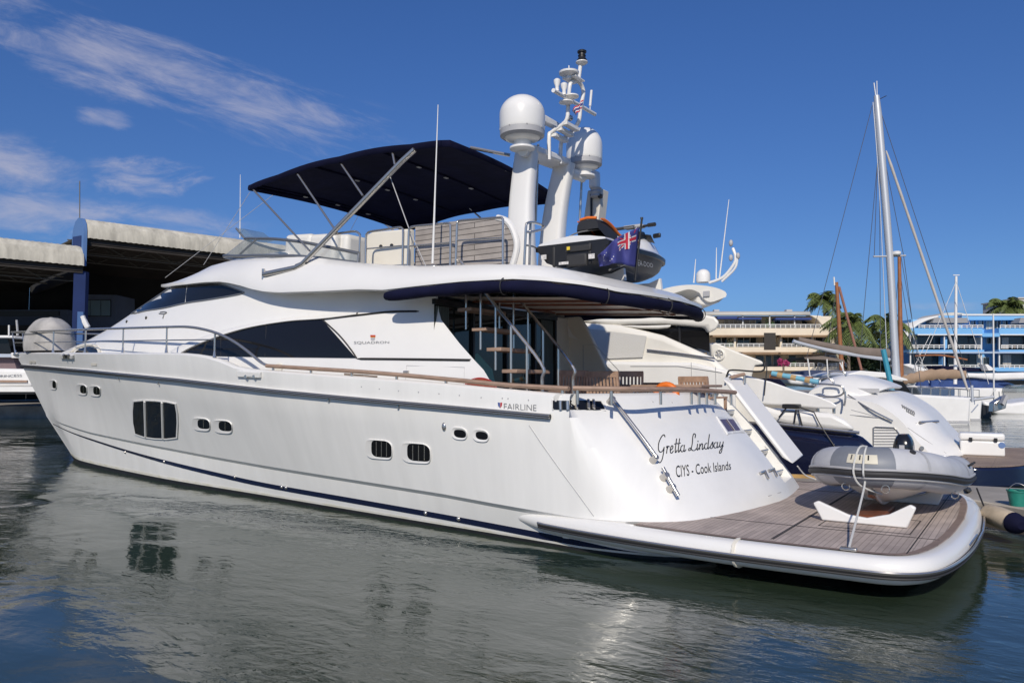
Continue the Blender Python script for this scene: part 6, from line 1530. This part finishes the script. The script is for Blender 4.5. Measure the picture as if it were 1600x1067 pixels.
tubeF([(1364.5, 401, ZC + 2), (1390, 400.5, ZC + 2), (1415, 399.5, ZC + 2)], .05, 'spreader', ALU, mt); tubeF([(1365.5, 130, ZC + 2), (1368.5, 152, ZC + 2)], .035, 'masthead_aerial', ALU, mt); tubeF([(1370, 127, ZC + 2), (1370.5, 152, ZC + 2)], .025, 'masthead_aerial', ALU, mt)
tubeF([(1371, 157, ZC + 2), (1385, 150, ZC + 2)], .02, 'wind_vane', BLACK, mt)
MB().lathe([(0, -.1), (.18, -.1), (.22, -.05), (.22, .08), (.15, .12), (0, .12)], FP(1401, 396, ZC + 1.9), 18).build('radar', WHITE, mt)
tubeF([(1364, 160, ZC + 2), (1374, 300, ZC + 2), (1386, 560, ZC + 2)], .022, 'halyard', ALU, mt)
fs_ = MB(); Pf = [FP(lerp(1384.5, 1513, k / 16), lerp(236, 612, k / 16), ZC + 2 - .0 * k) for k in range(17)]
MB().tube(Pf, [.04] + [.068 + .010 * (k % 2) for k in range(1, 16)] + [.05], 8).build('furled_sail', mat('furled_sailcloth', (.52, .49, .46), .8, var=.2, vscale=.8), ct_)
for q_ in (((1374, 168), (1520, 610)), ((1363, 165), (1260, 560)), ((1371, 255), (1345, 540)), ((1374, 240), (1376, 585)), ((1371, 255), (1366, 401)), ((1385, 262), (1412, 400)), ((1412, 400), (1440, 612))):
    MB().tube([FP(*q_[0], ZC + 2), FP(*q_[1], ZC + 2)], .016, 4).build('rigging', WIRE, ct_)
bcov = MB(); tp = curve([FP(a, b, ZC + 2) for a, b in ((1246, 527), (1262, 530), (1290, 535), (1320, 540), (1355, 543), (1388, 545))], 4); bt_ = curve([FP(a, b, ZC + 2) for a, b in ((1250, 533), (1266, 538), (1292, 545), (1320, 551), (1356, 557.5), (1390, 560))], 4)
rws = []
for i, (p, q) in enumerate(zip(tp, bt_)):
    h_ = (p - q).length / 2; c_ = (p + q) / 2; rws.append([c_ + V((0, 0, 1)) * math.sin(a) * h_ + FWH * math.cos(a) * (h_ * .6 + .02 * math.sin(i)) for a in [2 * math.pi * k / 14 for k in range(14)]])
bcov.grid(rws, cu=True).build('sail_cover', TAUPE, ct_); tubeF([(1239, 533, ZC + 2), (1252, 537, ZC + 2), (1300, 548, ZC + 2), (1390, 562, ZC + 2)], .11, 'boom', ALU, ct_)
tubeF([(1517, 625, ZC + 1.5), (1540, 622, ZC + 1.5), (1553, 620, ZC + 1.5)], .07, 'bow_sprit', ALU, ct_); tubeF([(1518, 644, ZC), (1528, 632, ZC + 1)], .03, 'bow_stay', ALU, ct_); tubeF([(1518.5, 602, ZC + 1), (1519.5, 628, ZC + 1)], .07, 'bow_post', ALU, ct_)
gr = MB()
for a, b, Z_ in ((1425, 1512, ZC + .3), (1440, 1530, ZC + 4)):
    tubeF([(a, 605, Z_), ((a + b) / 2, 606.5, Z_), (b, 609, Z_)], .02, 'lifeline', CHROME, ct_, 6)
    for k in range(7): x = lerp(a, b, k / 6); tubeF([(x, lerp(605, 609, k / 6), Z_), (x, lerp(616, 621, k / 6), Z_)], .022, 'lifeline_post', CHROME, ct_, 6)
tag(tubeF([(1380, 546, 33), (1396, 621, 33)], .11, 'teal_spar', mat('teal_paint', (.05, .30, .42), .5), None), 'turquoise spar standing aslant between the near yacht and the catamaran', 'spar')
bm2 = thing('bimini_frame', 'low brown sun awning on thin poles behind the white stern hood', 'awning', tuple(FP(1290, 592, 34)))
SH([(1256, 558), (1285, 556), (1318, 562), (1321, 566), (1290, 562), (1258, 561)], 34, 2.2, 'canopy', TAUPE, bm2)
for a, b, c_, d in ((1262, 560, 1266, 592), (1292, 561, 1294, 590), (1316, 565, 1318, 588), (1312, 566, 1320, 584)): tubeF([(a, b, 34), (c_, d, 34)], .03, 'pole', WHITE, bm2, 6)

# ---- wooden ketch and other craft further off
kt = thing('wooden_ketch', 'white hulled ketch with two varnished wooden masts beyond the catamaran', 'sailboat', tuple(G(26, 60, 0)))
SH([(1225, 583), (1300, 590), (1420, 590), (1440, 584), (1432, 602), (1290, 606), (1235, 600)], 60, 3.0, 'hull', WHITE, kt, bevel=.2, seg=3)
SH([(1250, 581), (1270, 578), (1330, 581), (1332, 590), (1250, 588)], 61, 2, 'cabin', mat('navy_cabin', (.03, .045, .10), .5), kt)
for a, b, c_, d, Z_ in ((1307, 441, 1316, 590, 61), (1405, 396, 1408, 590, 61)):
    m2 = tubeF([(a, b, Z_), (c_, d, Z_)], [.13, .2], 'mast', WOODM, kt, 10)
tubeF([(1311, 448, 61), (1346, 578, 61)], .10, 'furled_sail', mat('rust_canvas', (.32, .15, .11), .8, var=.2, vscale=1), kt); tubeF([(1303, 433, 61), (1304, 446, 61)], .06, 'wind_vane', WHITE, kt)
for q_ in (((1408, 402), (1440, 585)), ((1406, 402), (1390, 585)), ((1407, 430), (1432, 585)), ((1308, 445), (1285, 585))): MB().tube([FP(*q_[0], 61), FP(*q_[1], 61)], .02, 4).build('rigging', WIRE, kt)
s3_ = thing('sailboat', 'sailboat with a thin white mast and tan boom cover before the blue block', 'sailboat', tuple(G(36, 62, 0)))
tubeF([(1494, 432, 64), (1492.5, 600, 64)], [.10, .14], 'mast', WHITE, s3_, 8); tubeF([(1489, 430, 64), (1499, 430, 64)], .04, 'masthead', WHITE, s3_, 6)
SH([(1430, 603), (1560, 607), (1548, 622), (1440, 622)], 62, 2.6, 'hull', WHITE, s3_, bevel=.15, seg=2)
tc_ = curve([FP(a, b, 60) for a, b in ((1410, 594), (1425, 591), (1450, 586), (1480, 584.5), (1508, 585.5))], 5)
MB().tube(tc_, [.25 + .13 * math.sin(math.pi * i / (len(tc_) - 1)) + .05 * (i % 3) for i in range(len(tc_))], 10, flat=.6).build('boom_cover', mat('tan_canvas', (.36, .25, .17), .85, var=.2, vscale=1), s3_)
for q_ in (((1494, 440), (1430, 590)), ((1494, 440), (1545, 600)), ((1418, 500), (1452, 598)), ((1455, 520), (1430, 570)), ((1432, 560), (1470, 596))): MB().tube([FP(*q_[0], 63), FP(*q_[1], 63)], .022, 4).build('rigging', RAILW, s3_)
tubeF([(1430, 556, 63), (1470, 555, 63), (1511, 562, 63)], .07, 'wooden_boom', WOODM, s3_)
m1 = thing('motor_yacht', 'white motor yacht with blue cockpit covers moored before the blue block', 'yacht', tuple(G(44, 70, 0)))
SH([(1413, 592), (1440, 606), (1560, 606), (1640, 608), (1640, 640), (1555, 644), (1430, 625)], 68, 4.5, 'hull', WHITE, m1, bevel=.25, seg=3)
SH([(1425, 575), (1460, 581), (1530, 583), (1600, 582), (1640, 580), (1640, 592), (1560, 594), (1525, 590), (1440, 590)], 69, 4, 'flybridge', WHITE, m1, bevel=.2, seg=3)
SH([(1438, 590), (1575, 593), (1582, 606), (1432, 606)], 69.5, 3, 'blue_cover', CANB, m1); SH([(1470, 571), (1495, 573), (1540, 575), (1558, 580), (1470, 580)], 70, 3, 'bridge_cover', NAVYC, m1)
SH([(1412, 570), (1422, 568), (1462, 581), (1440, 582)], 69, 3, 'radar_arch', WHITE, m1, bevel=.08); SH([(1539, 569), (1543, 569), (1556, 578), (1545, 579)], 69, 1, 'radar_arch', WHITE, m1)
SH([(1560, 626), (1640, 624), (1640, 631), (1572, 632)], 67.9, .1, 'hull_stripe', GLASS, m1); SH([(1565, 594), (1640, 594), (1640, 601), (1590, 602)], 68.9, .1, 'dark_window', GLASS, m1)
m2 = thing('motor_yacht', 'smaller white motor boat showing only its bow with stainless anchor roller at the right', 'yacht', tuple(G(36, 52, 0)))
SH([(1536, 626), (1552, 628), (1580, 630), (1640, 622), (1640, 652), (1560, 648), (1542, 640)], 54, 3, 'hull', WHITE, m2, bevel=.2, seg=3)
SH([(1535, 632), (1552, 635), (1548, 652), (1537, 655)], 48, 1, 'dark_bow', BLACK, m2)
SH([(1553, 629), (1572, 618), (1575, 622), (1572, 638), (1552, 644)], 46, .5, 'anchor_roller', CHROME, m2, bevel=.05); SH([(1566, 630), (1572, 617), (1576, 618), (1570, 634)], 45.5, .3, 'anchor', GREYP, m2)
for a in (1552, 1561, 1568): tubeF([(a, 612, 47), (a + 1, 630, 47)], .03, 'pulpit_post', CHROME, m2, 6)
tag(tubeF([(1552, 490, 52), (1553, 626, 52)], .05, 'flag_pole', RAILW, None), 'slim white pole standing at the bow of the right hand boats', 'pole')
SH([(1590, 605), (1600, 601), (1660, 600), (1660, 614), (1588, 614)], 66, 2, 'windscreen', CGLASS, m1)

# ---- boat sheds on the left
DX, DZ = .735, .678
def HGp(x, n, z, o): return G(o[0] + DX * x - DZ * n, o[1] + DZ * x + DX * n, z)    # x along the eave to the right, n inwards
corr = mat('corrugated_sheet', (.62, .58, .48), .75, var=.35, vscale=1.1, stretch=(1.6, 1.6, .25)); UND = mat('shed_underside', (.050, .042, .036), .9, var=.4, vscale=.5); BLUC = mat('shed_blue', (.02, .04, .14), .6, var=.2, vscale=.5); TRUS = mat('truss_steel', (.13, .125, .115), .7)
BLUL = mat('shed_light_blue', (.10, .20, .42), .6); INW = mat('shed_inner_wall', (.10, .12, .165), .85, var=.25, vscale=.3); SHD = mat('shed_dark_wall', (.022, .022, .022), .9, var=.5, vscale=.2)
def shed(o, x0, x1, ze, label, rib=.36):
    t = thing('boat_shed', label, 'shed', tuple(HGp(x0, 0, .9, o)))
    pr = [(0, 0), (.02, .45), (.22, .95), (.7, 1.35), (1.5, 1.52), (2.3, 1.36), (2.8, .95), (3.0, .5), (9, .6), (16, .5), (18, 0)]
    rows_ = []; n_ = int((x1 - x0) / rib)
    for k in range(2 * n_ + 1):
        x = lerp(x0, x1, k / (2 * n_)); d_ = .03 if k % 2 else 0
        rows_.append([HGp(x, n - d_ * (1 if i < 3 else 0), ze + z + d_, o) for i, (n, z) in enumerate(pr)])
    MB().grid(rows_).build('roof', corr, t, angle=25)
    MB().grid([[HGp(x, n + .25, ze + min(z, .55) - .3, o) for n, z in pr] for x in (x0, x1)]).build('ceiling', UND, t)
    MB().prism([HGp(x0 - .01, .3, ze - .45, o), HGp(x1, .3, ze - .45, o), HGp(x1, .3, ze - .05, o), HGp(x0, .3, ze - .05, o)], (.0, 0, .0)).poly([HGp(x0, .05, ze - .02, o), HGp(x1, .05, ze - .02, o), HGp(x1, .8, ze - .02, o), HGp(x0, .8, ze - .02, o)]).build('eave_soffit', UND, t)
    tr = MB(); step = 1.6
    for n0, dz, r_ in ((2.2, .25, .04), (5.5, .9, .05), (10.5, .9, .05)):
        tr.tube([HGp(x0, n0, ze - .25 + dz, o), HGp(x1, n0, ze - .25 + dz, o)], r_, 5).tube([HGp(x0, n0, ze - 1.05 + dz, o), HGp(x1, n0, ze - 1.05 + dz, o)], r_, 5)
        k = 0
        while x0 + (k + 1) * step < x1:
            a, b = x0 + k * step, x0 + (k + 1) * step; tr.tube([HGp(a, n0, ze - (.25 if k % 2 else 1.05) + dz, o), HGp(b, n0, ze - (1.05 if k % 2 else .25) + dz, o)], .035, 4); k += 1
    tr.build('roof_truss', TRUS, t)
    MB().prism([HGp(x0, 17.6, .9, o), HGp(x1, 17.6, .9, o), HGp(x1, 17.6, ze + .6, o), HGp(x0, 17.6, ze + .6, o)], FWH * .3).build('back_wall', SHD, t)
    return t, pr
E0 = FP(137, 372, 51); O2 = ((E0 - EYE).dot(RT), 51)
zE2 = E0.z; E1 = FP(134, 416, 50.8); zE1 = E1.z; O1 = ((E1 - EYE).dot(RT), 50.8)
sh2, pr = shed(O2, 0, 40, zE2, 'tall open boat shed with pale curved roof behind the bow of the big yacht')
sh1, _ = shed(O1, -34, -.1, zE1, 'lower open boat shed with stained curved roof at the left edge')
for t, o, x, ze in ((sh2, O2, -.25, zE2),):
    g = [HGp(x, n, ze + z + .05, o) for n, z in pr[:8]] + [HGp(x, 3.0, ze - 1.0, o), HGp(x, 0, ze - 1.9, o)]
    MB().prism(g, HGp(x + .22, 0, 0, o) - HGp(x, 0, 0, o)).build('gable', BLUL, t)
    MB().prism([HGp(x - .06, .5, ze + .2, o), HGp(x - .06, 2.6, ze + .4, o), HGp(x - .06, 2.6, ze - .9, o), HGp(x - .06, .5, ze - 1.6, o)], HGp(x, 0, 0, o) - HGp(x - .05, 0, 0, o)).build('gable_panel', BLUC, t)
    for n_, z_ in ((0.0, 0),):
        MB().prism([HGp(-.72, .2, .9, o), HGp(.0, .2, .9, o), HGp(.0, .2, zE1 - .3, o), HGp(-.72, .2, zE1 - .3, o)], FWH * .4).build('column', BLUC, t)
    MB().prism([HGp(-.45, .1, .9, o), HGp(-.1, .1, .9, o), HGp(-.1, .1, 7.0, o), HGp(-.45, .1, 7.0, o)], FWH * .15).build('column_panel', BLUL, t)
MB().prism([HGp(.15, 2.5, zE1 - .4, O2), HGp(.15, 17.6, zE1 - .4, O2), HGp(.15, 17.6, zE2 + .3, O2), HGp(.15, 2.5, zE2 + .3, O2)], HGp(.3, 0, 0, O2) - HGp(.15, 0, 0, O2)).build('sun_block_wall', SHD, sh2)  # wall added to keep the sun off the tall shed's back wall
of = MB().prism([FP(126, 460, 62), FP(182, 461, 62), FP(182, 600, 62), FP(126, 600, 62)], FWH * 3).build('office_block', INW, sh2)
wf = S(129, 468, 173, 494.5, 61.9, .08, 'office_window', BLACK, of)
for a, b in ((130, 140.5), (141.5, 157), (158, 172)): S(a, 469.5, b, 493, 61.85, .05, 'pane', mat('office_glass', (.14, .20, .22), .15, spec=.6), wf)
S(181, 492, 205, 502, 64, .1, 'inner_sign', TRUS, sh2)
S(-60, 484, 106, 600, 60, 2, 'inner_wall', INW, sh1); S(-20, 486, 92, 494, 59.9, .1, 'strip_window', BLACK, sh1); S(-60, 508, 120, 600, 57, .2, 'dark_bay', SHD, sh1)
tag(MB().tube([FP(124.5, 352, 58), FP(124.5, 283, 58)], .04, 5).build('radio_mast', TRUS), 'thin radio mast standing on the shed roof at the left', 'mast')
q2 = MB().prism([G(-75, 47.5, 0), G(-20, 47.5, 0), G(30, 90, 0), G(-75, 120, 0)], (0, 0, .85)); struct(q2.build('shed_quay', CONC))
# ---- white yacht at the left edge and small gear on that pontoon
lw = thing('motor_yacht', 'white motor yacht cut by the left edge of the picture, behind the bow', 'yacht', tuple(G(-30, 44, 0)))
LH = SH([(-90, 574), (30, 576), (56, 578), (58, 590), (50, 604), (-90, 604)], 44, 3.2, 'hull', WHITE, lw, bevel=.2, seg=3)
flat_text('PRINCESS', ((-4, 589.6), (34, 588.4), (34, 584.6), (-4, 585.8)), 43.96, 'maker_lettering', LET, LH)
SH([(-90, 604), (50, 604), (56, 607), (56, 612), (-90, 612)], 43.7, 3.6, 'swim_deck', WHITE, lw); SH([(-90, 612), (56, 612), (54, 615.5), (-90, 615.5)], 43.8, 3.4, 'antifouling', ANTI, lw)
SH([(-90, 593), (42, 594), (42, 597.5), (-90, 597.5)], 43.9, .3, 'teak_step', TEAKR, lw); SH([(-90, 557), (20, 558), (26, 576), (-90, 576)], 45, 2, 'cockpit_side', mat('plum_cockpit', (.17, .12, .13), .7), lw)
SH([(-90, 552), (30, 553), (34, 558), (-90, 558)], 44.5, 2.5, 'coaming', mat('pale_blue_coaming', (.42, .47, .55), .5), lw); SH([(-90, 528), (12, 528), (18, 552), (-90, 552)], 45.5, 2, 'saloon_glass', GLASS, lw); SH([(-90, 523), (18, 524), (24, 528), (-90, 528)], 45, 3, 'roof', WHITE, lw, bevel=.08)
for a in (14, 27): tubeF([(a, 508, 45), (a, 524, 45)], .05, 'aerial', WHITE, lw, 6)
tubeF([(26, 500, 45), (28, 524, 45)], .06, 'radar_post', GREYP, lw, 6)
fu = tag(tubeF([(129, 494, 40), (133, 504, 40), (138, 513, 40)], [.12] * 4 + [.14] * 6 + [.1], 'folded_parasol', WHITE, None), 'folded white parasol leaning beside the blue shed column', 'parasol')
